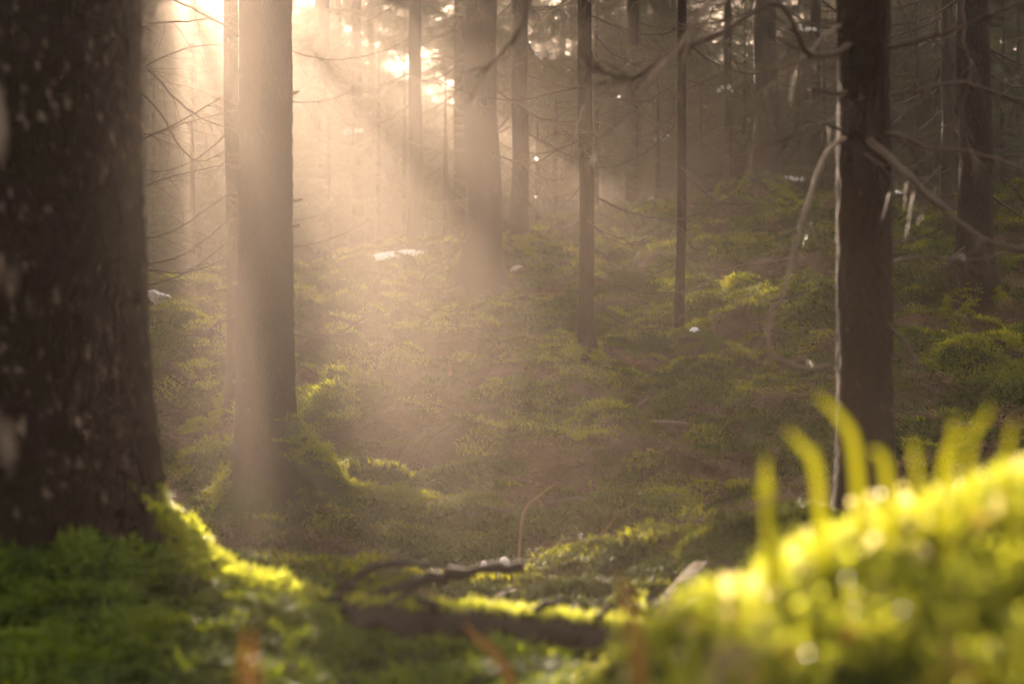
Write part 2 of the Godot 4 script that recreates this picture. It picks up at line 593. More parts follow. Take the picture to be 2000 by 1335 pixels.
func snow_mesh(seed_: int, long: float, deep: float, high: float) -> ArrayMesh:
	# thawing snow: a low crusty lump, broken at the rim
	var g := RandomNumberGenerator.new()
	g.seed = seed_
	var mb := MB.new()
	var rings := 7
	var sides := 28
	mb.v.append(Vector3(0, high, 0)); mb.c.append(Color.WHITE)
	for k in rings:
		var t := (k + 1.0) / rings
		for s in sides:
			var a := TAU * s / sides
			var e := 1.0 + 0.5 * n_mid.get_noise_3d(cos(a) * 0.5 + seed_, sin(a) * 0.5, 3.0) + 0.35 * n_fine.get_noise_3d(cos(a) * 0.16 + seed_, sin(a) * 0.16, 8.0)
			var y := high * (1.0 - pow(t, 2.6)) * (0.85 + 0.5 * n_fine.get_noise_3d(cos(a) * t * 0.35, sin(a) * t * 0.35, float(seed_)))
			mb.v.append(Vector3(cos(a) * t * long * e, y - (0.03 if k == rings - 1 else 0.0), sin(a) * t * deep * e))
			mb.c.append(Color.WHITE)
	for s in sides:
		mb.i.append(0); mb.i.append(1 + s); mb.i.append(1 + (s + 1) % sides)
	for k in rings - 1:
		for s in sides:
			var a := 1 + k * sides + s
			var b := 1 + k * sides + (s + 1) % sides
			mb.i.append(a); mb.i.append(b + sides); mb.i.append(b)
			mb.i.append(a); mb.i.append(a + sides); mb.i.append(b + sides)
	for t in range(0, mb.i.size(), 3):   # turn the faces upwards
		var a := mb.v[mb.i[t]]
		var f := (mb.v[mb.i[t + 2]] - a).cross(mb.v[mb.i[t + 1]] - a)
		if f.y < 0.0:
			var x := mb.i[t + 1]
			mb.i[t + 1] = mb.i[t + 2]
			mb.i[t + 2] = x
	mb.smooth()
	return mb.mesh(mats.snow, false)

# ------------------------------------------------------------------ where the crowns leave gaps for the sun
func gap(p: Vector3) -> float:
	# the canopy is open where the sun reaches the clearing; u, v: place across the sun's rays, from the clearing
	var q := p - Vector3(0, EYE, 0)
	var u := q.dot(sun_right)
	var v := q.dot(sun_up)
	var r := Vector2(u, v).length()
	var a := rad_to_deg(atan2(-v, u))
	var open := 0.0
	if a > 36.0 and a < 70.0 and r < (1.4 if a < 53.0 else 1.2) and r > (0.02 if a > 50.0 else 0.75): open = 1.0
	if Vector2((u - 0.27) / 0.22, (v + 0.42) / 0.38).length() < 1.0: open = 1.0
	if a > 29.0 and a <= 36.0 and r > 0.75 and r < 1.4: open = 1.0
	if a > 79.5 and a < 83.5 and r > 1.0 and r < 2.2: open = 1.0
	if a > 20.0 and a < 32.0 and r > 2.7 and r < 4.6: open = 0.7
	if a > 54.0 and a < 64.5 and r > 1.0 and r < 4.0: open = 0.72
	if a > 46.0 and a < 50.5 and r > 1.2 and r < 3.4: open = 0.5
	if Vector2((u - 0.75) / 0.45, (v + 1.75) / 0.14).length() < 1.0: open = 1.0
	if Vector2((u - 0.2) / 0.36, (v + 1.85) / 0.2).length() < 1.0: open = 1.0
	if Vector2((u - 0.8) * 0.8, (v + 2.95) * 1.5).length() < 0.4: open = 1.0
	if Vector2(u - 0.2, (v + 3.6) * 1.3).length() < 0.35: open = 1.0
	if Vector2((u + 0.05) * 0.8, (v + 3.0) * 1.3).length() < 0.4: open = 0.7
	if v < -2.3 and v > -4.6 and u > 0.5 and u < 6.5: open = maxf(open, clampf(0.10 + 1.2 * n_mid.get_noise_2d(u * 0.9, v * 0.9 + 9.0), 0.0, 0.75))
	if u > 2.5 and v < -0.3 and v > -6.0 and n_low.get_noise_2d(u * 1.3, v * 0.9 + 4.0) > 0.10: open = maxf(open, 0.8)
	if absf(u - 2.2) < 0.11 and v < -0.45 and v > -2.2 and n_mid.get_noise_2d(v * 2.4, 3.0) > -0.18: open = 1.0
	if Vector2(u - 7.8, (v + 4.4) * 1.3).length() < 0.5: open = 1.0
	if Vector2(u - 5.2, (v + 3.6) * 1.3).length() < 0.45: open = 1.0
	return open

# ------------------------------------------------------------------ the scene
func _ready() -> void:
	rng.seed = 20240
	setup_view()
	for s in [[n_low, 0.45, 3, 2], [n_mid, 1.3, 7, 3], [n_fine, 7.0, 9, 3], [n_moss, 0.55, 21, 3]]:
		var n: FastNoiseLite = s[0]
		n.noise_type = FastNoiseLite.TYPE_SIMPLEX_SMOOTH
		n.frequency = s[1]
		n.seed = s[2]
		n.fractal_octaves = s[3]
	n_bark.noise_type = FastNoiseLite.TYPE_CELLULAR
	n_bark.cellular_return_type = FastNoiseLite.RETURN_DISTANCE2_SUB
	n_bark.frequency = 1.0
	n_bark.seed = 4
	n_bark.fractal_octaves = 2
	make_materials()
	land_setup()
	build_floor()
	build_main_trees()
	build_far_trees()
	build_moss()
	build_foreground()
	build_small_things()
	# thin mist hanging in front of the second spruce
	var air := FogMaterial.new()
	air.density = 0.021
	air.albedo = Color(1.0, 0.935, 0.87)
	for size in [Vector3(1.7, 3.6, 3.0), Vector3(1.35, 3.0, 2.8), Vector3(1.0, 2.5, 2.6), Vector3(0.65, 1.9, 2.3)]:
		var mist := FogVolume.new()
		mist.name = numbered("mist")
		mist.shape = RenderingServer.FOG_VOLUME_SHAPE_ELLIPSOID
		mist.size = size
		mist.position = Vector3(-0.72, 1.8, -5.35)
		mist.material = air
		tag(mist, "thin sunlit mist hanging in front of the second spruce trunk", "mist", "", "stuff")
		add_child(mist)

func setup_view() -> void:
	sun_right = SUN.cross(Vector3.UP).normalized()
	sun_up = sun_right.cross(SUN).normalized()
	var cam := Camera3D.new()
	cam.name = "camera"
	add_child(cam)
	cam.position = Vector3(0, EYE, 0)
	cam.keep_aspect = Camera3D.KEEP_HEIGHT
	cam.fov = 27.3
	cam.near = 0.05
	cam.far = 600.0
	var at := CameraAttributesPhysical.new()
	at.frustum_focal_length = 49.4
	at.frustum_focus_distance = 9.6
	at.frustum_near = 0.05
	at.frustum_far = 600.0
	at.exposure_aperture = 1.75
	cam.attributes = at
	cam.current = true

	var env := Environment.new()
	env.background_mode = Environment.BG_SKY
	var sky := Sky.new()
	var sm := ProceduralSkyMaterial.new()
	sm.sky_top_color = Color(0.70, 0.69, 0.68)
	sm.sky_horizon_color = Color(0.98, 0.90, 0.80)
	sm.sky_curve = 0.25
	sm.ground_bottom_color = Color(0.16, 0.13, 0.09)
	sm.ground_horizon_color = Color(0.5, 0.45, 0.38)
	sm.sun_angle_max = 24.0
	sm.sun_curve = 0.12
	sm.energy_multiplier = 1.0
	sky.sky_material = sm
	env.sky = sky
	env.background_energy_multiplier = 0.26
	env.tonemap_mode = Environment.TONE_MAPPER_LINEAR
	env.tonemap_exposure = 7.8
	env.sdfgi_enabled = true
	env.ssao_enabled = true
	env.ssil_enabled = true
	env.volumetric_fog_enabled = true
	env.volumetric_fog_density = 0.0055
	env.volumetric_fog_albedo = Color(1.0, 0.935, 0.87)
	env.volumetric_fog_anisotropy = 0.66
	var we := WorldEnvironment.new()
	we.name = "world_environment"
	we.environment = env
	add_child(we)

	var sun := DirectionalLight3D.new()
	sun.name = "sun"
	add_child(sun)
	sun.look_at_from_position(SUN * 50.0, Vector3.ZERO, Vector3.UP)
	sun.light_energy = 1.6
	sun.light_color = Color(1.0, 0.89, 0.78)
	sun.sky_mode = DirectionalLight3D.SKY_MODE_LIGHT_ONLY
	sun.light_angular_distance = 0.5
	sun.shadow_enabled = true

func build_floor() -> void:
	var xs := [-80.0, -60.0, -45.0, -32.0, -24.0, -19.0, -16.0]
	var x := -14.0
	while x < 14.0:
		xs.append(x)
		x += 0.035 if x > -0.2 and x < 1.1 else 0.07 if x > -5.5 and x < 6.5 else 0.2
	xs += [14.0, 16.0, 19.0, 24.0, 32.0, 45.0, 60.0, 80.0]
	var zs := [40.0, 20.0, 8.0, 4.0, 2.0, 0.6]
	var z := 0.2
	while z > -34.0:
		zs.append(z)
		z -= 0.03 if z > -2.4 else 0.05 if z > -5.0 else (0.08 if z > -14.0 else (0.14 if z > -24.0 else 0.35))
	zs += [-36.0, -40.0, -46.0, -54.0, -66.0, -85.0, -105.0]
	var mb := MB.new()
	for zz in zs:
		for xx in xs:
			mb.v.append(on_ground(xx, zz))
			var w := n_fine.get_noise_2d(xx * 0.7 + 50.0, zz * 0.7)
			var m := clampf(mossiness(xx, zz) * 3.0 + 0.4, 0.0, 1.0)
			var litter := Color(0.046, 0.028, 0.015).lerp(Color(0.085, 0.056, 0.032), clampf(0.5 + w, 0.0, 1.0))
			mb.c.append(litter.lerp(Color(0.040, 0.046, 0.010), m * 0.8))
	var wide := xs.size()
	for j in zs.size() - 1:
		for k in wide - 1:
			var a := j * wide + k
			var d := a + wide
			mb.i.append(a); mb.i.append(d); mb.i.append(d + 1)
			mb.i.append(a); mb.i.append(d + 1); mb.i.append(a + 1)
	mb.smooth()
	tag(part(self, "forest_ground", mb.mesh(mats.soil)), "sloping forest ground of brown needle litter and moss", "", "", "structure")

func foot(px: float, d: float) -> Vector3:
	var x := (px - 1000.0) / F * d
	return Vector3(x, ground(x, -d), -d)

func dead_branches(t: Node3D, count: int, r: float, y0: float, y1: float, len0: float, len1: float, seed_: int, heads: Array = []) -> void:
	# single bare boughs round a trunk, each a part; heads: the directions to choose from, else all round
	var g := RandomNumberGenerator.new()
	g.seed = seed_
	for k in count:
		var a: float = g.randf() * TAU if heads.is_empty() else float(heads[g.randi() % heads.size()]) + g.randf_range(-0.5, 0.5)
		var y := lerpf(y0, y1, (k + g.randf()) / count)
		var l := g.randf_range(len0, len1)
		var b := Basis(Vector3.UP, -a) * Basis(Vector3.BACK, g.randf_range(-0.25, 0.12)) * Basis(Vector3.RIGHT, g.randf_range(-0.4, 0.4))
		part(t, "branch", bare[g.randi() % bare.size()], Vector3(cos(a) * r * 0.9, y, sin(a) * r * 0.9), b.scaled_local(Vector3(l, l, l)))

func shade_gap(at: Vector3, tr: Transform3D, l: float) -> float:
	var open := 0.0
	for s in ([0.1, 0.3, 0.5, 0.7, 0.9, 1.05] if l > 1.0 else [0.15, 0.55, 1.0]):
		for w in ([-0.36, -0.18, 0.0, 0.18, 0.36] if l > 1.0 else [-0.3, 0.0, 0.3]):
			open = maxf(open, gap(at + tr * Vector3(s, -0.3 * s * s - 0.25 * absf(w), w * (1.15 - 0.5 * s))))
	return open

func crown(t: Node3D, h0: float, h1: float, spread: float, count: int, seed_: int, filtered: bool, taper := 0.82) -> void:
	# the living boughs of one spruce as one crown: whorls that shorten towards the tip
	var g := RandomNumberGenerator.new()
	g.seed = seed_
	var lists := [[], [], []]
	for k in count:
		var f := (k + g.randf()) / count
		var y := lerpf(h0, h1, f)
		var l := spread * (1.0 - taper * f) * g.randf_range(0.7, 1.1) + 0.15
		var a := k * 2.39996 + g.randf_range(-0.4, 0.4)
		var b := Basis(Vector3.UP, -a) * Basis(Vector3.BACK, g.randf_range(-0.35, 0.15) + 0.3 * f) * Basis(Vector3.RIGHT, g.randf_range(-0.5, 0.5))
		var tr := Transform3D(b.scaled_local(Vector3(l, l, l)), Vector3(0, y, 0))
		if filtered:
			var open := shade_gap(t.position, tr, l)
			if open > 0.0 and g.randf() < open:
				# only the twigs of this bough that stay clear of the gap
				for e in 18:
					var q := 0.06 + 0.053 * e
					var l2 := l * g.randf_range(0.13, 0.26)
					var at := tr * Vector3(q, -0.30 * q * q, g.randf_range(-0.3, 0.3) * (1.15 - 0.6 * q))
					var tr2 := Transform3D((b * Basis(Vector3.UP, g.randf_range(-1.0, 1.0))).scaled_local(Vector3(l2, l2, l2)), at)
					if shade_gap(t.position, tr2, l2) <= 0.0: lists[g.randi() % 3].append(tr2)
				continue
		lists[g.randi() % 3].append(tr)
	for k in 3:
		if lists[k].size():
			many(t, ["crown", "crown_inner", "crown_outer"][k], live[k], lists[k])

var live := []
var bare := []

func build_main_trees() -> void:
	live = [live_spray(1, mats.needle_dark), live_spray(2, mats.needle_olive), live_spray(3, mats.needle_dark)]
	for k in 5: bare.append(bare_spray(40 + k * 7, mats.twig))

	# the great spruce at the left edge of the view
	var f := pt(82, 1210, 4.0)
	f.y = 0.45
	var t := thing("spruce_tree", f, "thick dark foreground spruce trunk with pale lichen and moss over its roots", "tree")
	part(t, "trunk", trunk_mesh([Vector3(0, -0.5, 0), Vector3(0, 0.5, 0), Vector3(0.0, 1.6, 0), Vector3(0.02, 6, 0), Vector3(0.1, 15, 0)], [0.325, 0.312, 0.288, 0.255, 0.05], 180, 240, 2.4, 0.013, [[0.15, 0.30], [2.6, 0.4], [1.5, 0.25], [4.2, 0.4]], 0.32, 0.30, {"moss": 0.16, "moss_front": 0.12, "lichen": 1.0, "lichen_dir": Vector3(-0.95, 0, 0.3), "seed": 2.0, "fleck": 0.42}, mats.bark))
	crown(t, 6.5, 14.6, 2.8, 90, 301, false)
	# its root, running to the right under moss
	var root_line := [Vector3(0.25, 0.30, 0.05), pt(345, 1092, 3.97) - f, pt(430, 1160, 3.88) - f, pt(540, 1192, 3.78) - f, pt(650, 1262, 3.62) - f, pt(760, 1352, 3.42) - f, pt(850, 1440, 3.2) - f]
	part(t, "root", root_mesh(root_line, [0.10, 0.075, 0.05, 0.045, 0.036, 0.032, 0.02], 77))
	part(t, "root", root_mesh([Vector3(-0.1, 0.25, 0.25), Vector3(-0.2, 0.1, 0.5), Vector3(-0.3, -0.06, 0.8)], [0.1, 0.08, 0.04], 78))
	main_roots.append([f, root_line])

	# the second spruce, in the sunbeam
	f = foot(519, 7.2)
	t = thing("spruce_tree", f, "straight spruce trunk standing in the sunbeam behind the mossy root, bright left edge", "tree")
	part(t, "trunk", trunk_mesh([Vector3(0, -0.4, 0), Vector3(0, 0.2, 0), Vector3(0, 1.2, 0), Vector3(0.0, 3, 0), Vector3(0.02, 8, 0), Vector3(0.1, 15, 0)], [0.17, 0.165, 0.157, 0.146, 0.12, 0.03], 140, 300, 3.2, 0.012, [[0.05, 0.85], [2.4, 0.5], [4.4, 0.5], [1.5, 0.35]], 0.22, 0.22, {"moss": 0.20, "moss_front": 0.1, "seed": 11.0, "pale": Color(0.09, 0.064, 0.047)}, mats.bark))
	for s in [[-1, 0.62, 0.03], [-1, 2.05, 0.05], [1, 2.62, 0.06], [-1, 1.55, 0.06], [-1, 1.72, 0.05], [1, 1.55, 0.05], [1, 1.42, 0.03], [-1, 1.12, 0.03], [-1, 2.4, 0.04], [1, 2.1, 0.03]]:
		part(t, "branch_stub", bough([Vector3(s[0] * 0.14, s[1], 0), Vector3(s[0] * (0.15 + s[2] * 0.4), s[1] + 0.004, 0.0), Vector3(s[0] * (0.15 + s[2] * 0.7), s[1] + 0.012, 0)], 0.011, 0.005, 0, 0, int(s[1] * 100), mats.twig))
	crown(t, 6.5, 14.6, 2.2, 90, 302, false)
	root_line = [Vector3(0.06, 0.42, 0.0), Vector3(0.17, 0.27, 0.02), Vector3(0.27, 0.17, 0.03), pt(665, 975, 7.35) - f, pt(720, 985, 7.4) - f, pt(800, 992, 7.5) - f, pt(880, 1015, 7.6) - f]
	part(t, "root", root_mesh(root_line, [0.10, 0.095, 0.085, 0.055, 0.04, 0.02], 79))
	main_roots.append([f, root_line])
	root_line = [Vector3(-0.13, 0.10, 0.05), pt(430, 1050, 7.05) - f, pt(405, 1100, 6.9) - f, pt(385, 1150, 6.7) - f]
	part(t, "root", root_mesh(root_line, [0.09, 0.05, 0.04, 0.02], 80))
	main_roots.append([f, root_line])

	# a spruce that the great trunk hides, whose bare boughs reach out behind it
	f = foot(185, 8.4)
	t = thing("spruce_tree", f, "spruce behind the great left trunk, only its bare branches showing beside it", "tree")
	part(t, "trunk", trunk_mesh([Vector3(0, -0.3, 0), Vector3(0, 1, 0), Vector3(0, 4, 0), Vector3(0, 14, 0)], [0.11, 0.10, 0.09, 0.02], 24, 40, 4, 0.004, [[1.0, 0.4], [3.5, 0.4]], 0.3, 0.2, {"seed": 15.0}, mats.far_bark))
	var lines := [
		[[200, -40, 8.4], [330, -5, 8.2], [400, 30, 8.1], [465, 65, 8.0], [520, 110, 7.9]], [[200, 60, 8.4], [290, 46, 8.3], [380, 40, 8.2], [462, 25, 8.2]],
		[[200, 90, 8.4], [285, 132, 8.3], [340, 190, 8.2], [400, 235, 8.2], [468, 255, 8.1]], [[200, 130, 8.4], [300, 205, 8.3], [350, 285, 8.3], [392, 315, 8.3], [442, 292, 8.4]],
		[[200, 400, 8.4], [285, 363, 8.5], [360, 338, 8.7], [450, 320, 8.8]], [[200, 480, 8.4], [290, 464, 8.3], [335, 452, 8.3], [400, 412, 8.2], [455, 370, 8.2]],
		[[200, 505, 8.4], [290, 514, 8.4], [350, 500, 8.4], [400, 468, 8.4], [452, 425, 8.5]], [[200, 570, 8.4], [290, 556, 8.3], [350, 538, 8.3], [410, 500, 8.3], [458, 462, 8.3]],
		[[200, 520, 8.4], [300, 528, 8.6], [370, 532, 8.7], [440, 505, 8.8]], [[200, 210, 8.4], [285, 262, 8.6], [360, 240, 8.8], [460, 215, 9.0]], [[200, 170, 8.4], [285, 128, 8.6], [370, 92, 8.8], [460, 88, 9.0]],
		[[200, 290, 8.4], [285, 268, 8.2], [350, 238, 8.1], [430, 190, 8.0]]]
	var k := 0
	for l in lines:
		var q := []
		for s in l: q.append(pt(s[0], s[1], s[2]) - f)
		part(t, "branch", bough(q, 0.011 if k < 3 else 0.008, 0.0028, 16, 0.42, 500 + k, mats.twig, 0.45))
		k += 1
	crown(t, 5.5, 13.6, 1.9, 70, 303, false)

	# slender and thick trunks further up the slope: across, distance, radius, height, label, bare boughs
	var list := [
		[1146, 11.5, 0.069, 13.0, "thin straight trunk rising from moss in the middle of the slope", 34, 1.0],
		[1326, 13.0, 0.050, 12.0, "very thin pole-like trunk just behind the mossy stump", 34, 0.9],
		[940, 16.8, 0.225, 15.0, "broad hazy trunk with spreading root foot on the slope", 14, 1.5],
		[1012, 20.0, 0.135, 15.0, "slimmer hazy trunk close behind the broad one on the slope", 24, 1.6],
		[810, 20.5, 0.112, 14.0, "pale hazy trunk rising beside the snow streak on the crest", 22, 1.4],
		[1493, 22.5, 0.205, 15.0, "dark thick trunk on the crest above the sunlit moss spots", 26, 2.0],
		[1421, 23.0, 0.078, 13.0, "thin dark trunk on the crest beside the thick one", 30, 1.9],
		[1903, 12.0, 0.155, 14.0, "dark trunk with mossy roots to the right of the near right trunk", 36, 1.2],
		[461, 10.2, 0.065, 13.0, "narrow hazy trunk peeping out along the left edge of the sunlit spruce", 18, 1.2],
		[1850, 17.0, 0.085, 13.0, "slim trunk in the dark upper right behind the mossy-rooted trunk", 30, 1.8],
		[700, 26.0, 0.12, 14.0, "faint trunk deep in the bright haze above the snow streak", 16, 1.4],
		[1240, 25.0, 0.10, 14.0, "faint trunk between the two thin trunks, far behind the crest", 28, 1.9],
		[1590, 25.0, 0.11, 14.0, "trunk in the dusk beyond the crest, left of the near right trunk", 28, 1.9]]
	k = 0
	for s in list:
		f = foot(s[0], s[1])
		t = thing("spruce_tree", f, s[4], "tree")
		var r: float = s[2]
		var lean := rng.randf_range(-0.012, 0.012)
		var lobes := [[0.2, 0.5], [2.4, 0.5], [4.3, 0.5]]
		var look := {"moss": 0.12, "seed": 20.0 + k * 3.0}
		if k == 0:
			lobes = [[0.3, 0.9], [2.9, 0.3], [1.6, 0.4]]
			lean = -0.004
		if k == 2: lobes = [[0.0, 1.0], [3.1, 0.9], [1.5, 0.6]]
		if k == 7: look = {"moss": 0.1, "seed": 41.0, "dark": Color(0.05, 0.03, 0.022), "pale": Color(0.14, 0.09, 0.07)}
		part(t, "trunk", trunk_mesh([Vector3(0, -0.3, 0), Vector3(lean, 0.5, 0), Vector3(lean * 2.0 + r * 0.16, 1.3, 0), Vector3(lean * 3.0 - r * 0.1, 2.4, 0), Vector3(lean * 4.0, 5, 0), Vector3(lean * 8.0, s[3], 0)], [r * 1.08, r * 1.03, r, r * 0.96, r * 0.84, 0.02], 56, 200, 5.0, r * 0.05 + 0.003, lobes, 0.6, r * 1.3 + 0.07, look, mats.bark if s[1] < 14.0 else mats.far_bark))
		dead_branches(t, s[5], r, 0.5, 6.0, s[6] * 0.6, s[6] * 1.3, 600 + k)
		if k != 2 and k != 7:
			for e in 4:
				var th := e * 1.57 + 0.4 + 0.9 * sin(k * 3.1 + e)
				var dir := Vector3(cos(th), 0, sin(th))
				var run := []
				for w in [0.6, 1.6, 3.0, 5.0]:
					var q: Vector3 = f + dir * r * w + Vector3(-dir.z, 0, dir.x) * r * 0.3 * sin(w + e)
					run.append(Vector3(q.x - f.x, ground(q.x, q.z) - f.y + r * [1.1, 0.5, 0.15, -0.1][run.size()], q.z - f.z))
				part(t, "root", root_mesh(run, [r * 0.6, r * 0.5, r * 0.34, r * 0.15], 90 + e))
				main_roots.append([f, run])
		crown(t, 5.6, s[3] - 0.2, 1.9, 80, 320 + k, true)
		if k == 2:
			for e in [[Vector3(-0.15, 0.15, 0.1), pt(850, 610, 16.4) - f, pt(790, 640, 16.0) - f, pt(735, 665, 15.6) - f], [Vector3(0.15, 0.15, 0.1), pt(1010, 598, 16.5) - f, pt(1050, 620, 16.2) - f]]:
				part(t, "root", root_mesh(e, [0.16, 0.12, 0.09, 0.05] if e.size() == 4 else [0.16, 0.12, 0.05], 90))
				main_roots.append([f, e])
		if k == 7:
			for e in [[Vector3(-0.1, 0.12, 0.08), pt(1840, 640, 11.8) - f, pt(1790, 662, 11.6) - f, pt(1748, 672, 11.4) - f], [Vector3(-0.05, 0.1, 0.12), pt(1862, 665, 11.6) - f, pt(1842, 700, 11.3) - f], [Vector3(0.1, 0.12, 0.08), pt(1965, 620, 11.8) - f, pt(2010, 640, 11.7) - f]]:
				part(t, "root", root_mesh(e, [0.08, 0.06, 0.05, 0.03] if e.size() == 4 else [0.08, 0.06, 0.03], 91))
				main_roots.append([f, e])
		k += 1

	# the near trunk on the right with its crooked bare boughs
	f = Vector3(1.204, 0.0, -4.8)
	f.y = ground(f.x, f.z)
	t = thing("spruce_tree", f, "near right trunk with sunlit left edge and crooked bare branches", "tree")
	part(t, "trunk", trunk_mesh([Vector3(0, -0.3, 0), Vector3(0, 0.3, 0), Vector3(-0.006, 2.5, 0), Vector3(0, 6, 0), Vector3(0, 13, 0)], [0.112, 0.108, 0.100, 0.085, 0.02], 110, 260, 3.0, 0.010, [[0.4, 0.3], [2.4, 0.3], [4.4, 0.3]], 0.3, 0.15, {"seed": 60.0, "dark": Color(0.032, 0.021, 0.014), "lichen": 0.08}, mats.bark))
	crown(t, 5.5, 12.8, 1.8, 80, 360, false)
	var crooked := [
		[[1660, 88, 4.74], [1620, 108, 4.62], [1578, 104, 4.52], [1560, 72, 4.46], [1516, 6, 4.40], [1410, 62, 4.3], [1300, 112, 4.2], [1238, 150, 4.15], [1182, 141, 4.1], [1140, 118, 4.08], 0.0125, 8],
		[[1640, -210, 4.8], [1500, -120, 4.3], [1390, 0, 4.1], [1332, 82, 4.05], [1264, 166, 4.0], [1226, 220, 4.0], [1162, 274, 3.95], [1106, 314, 3.95], 0.0085, 7],
		[[1238, 150, 4.15], [1262, 132, 4.1], [1279, 121, 4.08], 0.006, 0], [[1300, 112, 4.2], [1248, 162, 4.12], [1188, 186, 4.08], 0.006, 0],
		[[1640, 50, 4.75], [1620, 62, 4.66], [1580, 100, 4.6], [1545, 136, 4.55], [1500, 170, 4.5], [1470, 195, 4.5], 0.007, 14],
		[[1650, 270, 4.74], [1622, 290, 4.66], [1600, 332, 4.6], [1570, 420, 4.5], [1545, 512, 4.45], [1526, 588, 4.4], [1502, 613, 4.4], [1505, 688, 4.4], [1530, 704, 4.42], [1570, 718, 4.5], [1618, 712, 4.58], 0.0095, 4],
		[[1505, 688, 4.4], [1470, 706, 4.38], [1425, 713, 4.36], 0.006, 2],
		[[1720, 258, 4.75], [1760, 265, 4.7], [1812, 290, 4.65], [1890, 296, 4.6], [1940, 308, 4.55], [2020, 300, 4.5], 0.0105, 10],
		[[1700, 275, 4.7], [1765, 332, 4.4], [1805, 372, 4.3], [1862, 420, 4.2], [1930, 468, 4.1], [2020, 492, 4.0], 0.014, 10],
		[[1720, 95, 4.75], [1800, 78, 4.7], [1880, 52, 4.65], [1950, 22, 4.6], [2020, -12, 4.6], 0.010, 10],
		[[1720, 188, 4.75], [1812, 172, 4.8], [1882, 160, 4.9], [1942, 180, 5.0], [2010, 210, 5.1], 0.008, 12],
		[[1700, -300, 4.8], [1800, -210, 4.9], [1872, -90, 5.0], [1880, 20, 5.0], [1882, 90, 5.0], [1901, 130, 5.0], [1890, 168, 5.0], [1878, 236, 5.0], [1896, 292, 5.0], [1928, 332, 5.0], 0.0095, 12],
		[[1660, 180, 4.76], [1622, 182, 4.68], [1582, 172, 4.6], 0.008, 1], [[1660, 260, 4.75], [1600, 240, 4.6], [1560, 262, 4.5], [1500, 285, 4.5], 0.006, 6],
		[[1660, -320, 4.8], [1400, -300, 4.4], [1180, -200, 4.2], [1062, -80, 4.15], [1034, 0, 4.15], [1018, 52, 4.15], [985, 100, 4.12], [930, 152, 4.1], 0.010, 5],
		[[1725, 800, 4.75], [1800, 808, 4.7], [1870, 826, 4.65], [1900, 830, 4.6], 0.008, 4], [[1725, 620, 4.74], [1775, 680, 4.7], [1800, 730, 4.65], [1815, 762, 4.62], 0.008, 4],
		[[1725, 520, 4.75], [1800, 500, 4.85], [1900, 508, 5.0], [2010, 480, 5.1], 0.008, 8], [[1660, 640, 4.74], [1690, 300, 4.62], [1720, 320, 4.58], [1740, 322, 4.56], 0.006, 0]]
	k = 0
	for l in crooked:
		var q := []
		for e in l.size() - 2: q.append(pt(l[e][0], l[e][1], l[e][2]) - f)
		if k == crooked.size() - 1: q.remove_at(0)
		part(t, "branch", bough(q, l[l.size() - 2], maxf(0.0028, l[l.size() - 2] * 0.45), l[l.size() - 1] * 2 + 3, 0.24, 700 + k, mats.pale_twig if k in [1, 2, 3, 4, 5] else mats.twig, 0.5, 0.15))
		k += 1

	# the old stump
	f = foot(1372, 11.8)
	t = thing("tree_stump", f, "old broken stump on the slope, capped with moss and a little snow", "stump")
	part(t, "stump_wood", stump_mesh())
	for e in [[Vector3(0.1, 0.12, 0.12), Vector3(0.28, 0.02, 0.3), Vector3(0.5, -0.06, 0.45)], [Vector3(-0.15, 0.1, 0.12), Vector3(-0.35, -0.02, 0.4), Vector3(-0.7, -0.12, 0.8), Vector3(-1.0, -0.22, 1.2)], [Vector3(0.2, 0.22, 0), Vector3(0.33, 0.16, 0.02), Vector3(0.45, 0.02, 0.1)]]:
		part(t, "root", root_mesh(e, [0.09, 0.06, 0.03] if e.size() == 3 else [0.10, 0.08, 0.07, 0.04], 93))
		main_roots.append([f, e])
	stump_at = f

var stump_at := Vector3.ZERO
var main_roots := []

func root_mesh(p: Array, radii: Array, seed_: int) -> ArrayMesh:
	var c := curve(p, 8)
	var m := c.size()
	var rr := []
	for k in m:
		var t := float(k) / (m - 1) * (radii.size() - 1)
		var e := mini(int(t), radii.size() - 2)
		rr.append(lerpf(radii[e], radii[e + 1], t - e))
	var mb := MB.new()
	mb.tube(c, rr, 16)
	for k in mb.v.size():
		var w := mb.v[k]
		mb.v[k] += Vector3(n_fine.get_noise_3d(w.x + seed_, w.y, w.z), n_fine.get_noise_3d(w.x, w.y + seed_, w.z), 0) * 0.012
		mb.c[k] = Color(0.036, 0.046, 0.010).lerp(Color(0.06, 0.042, 0.03), clampf(n_mid.get_noise_3d(w.x * 2.0, w.y * 2.0, w.z * 2.0 + seed_) + 0.15, 0.0, 1.0))
	mb.smooth()
	return mb.mesh(mats.wood)

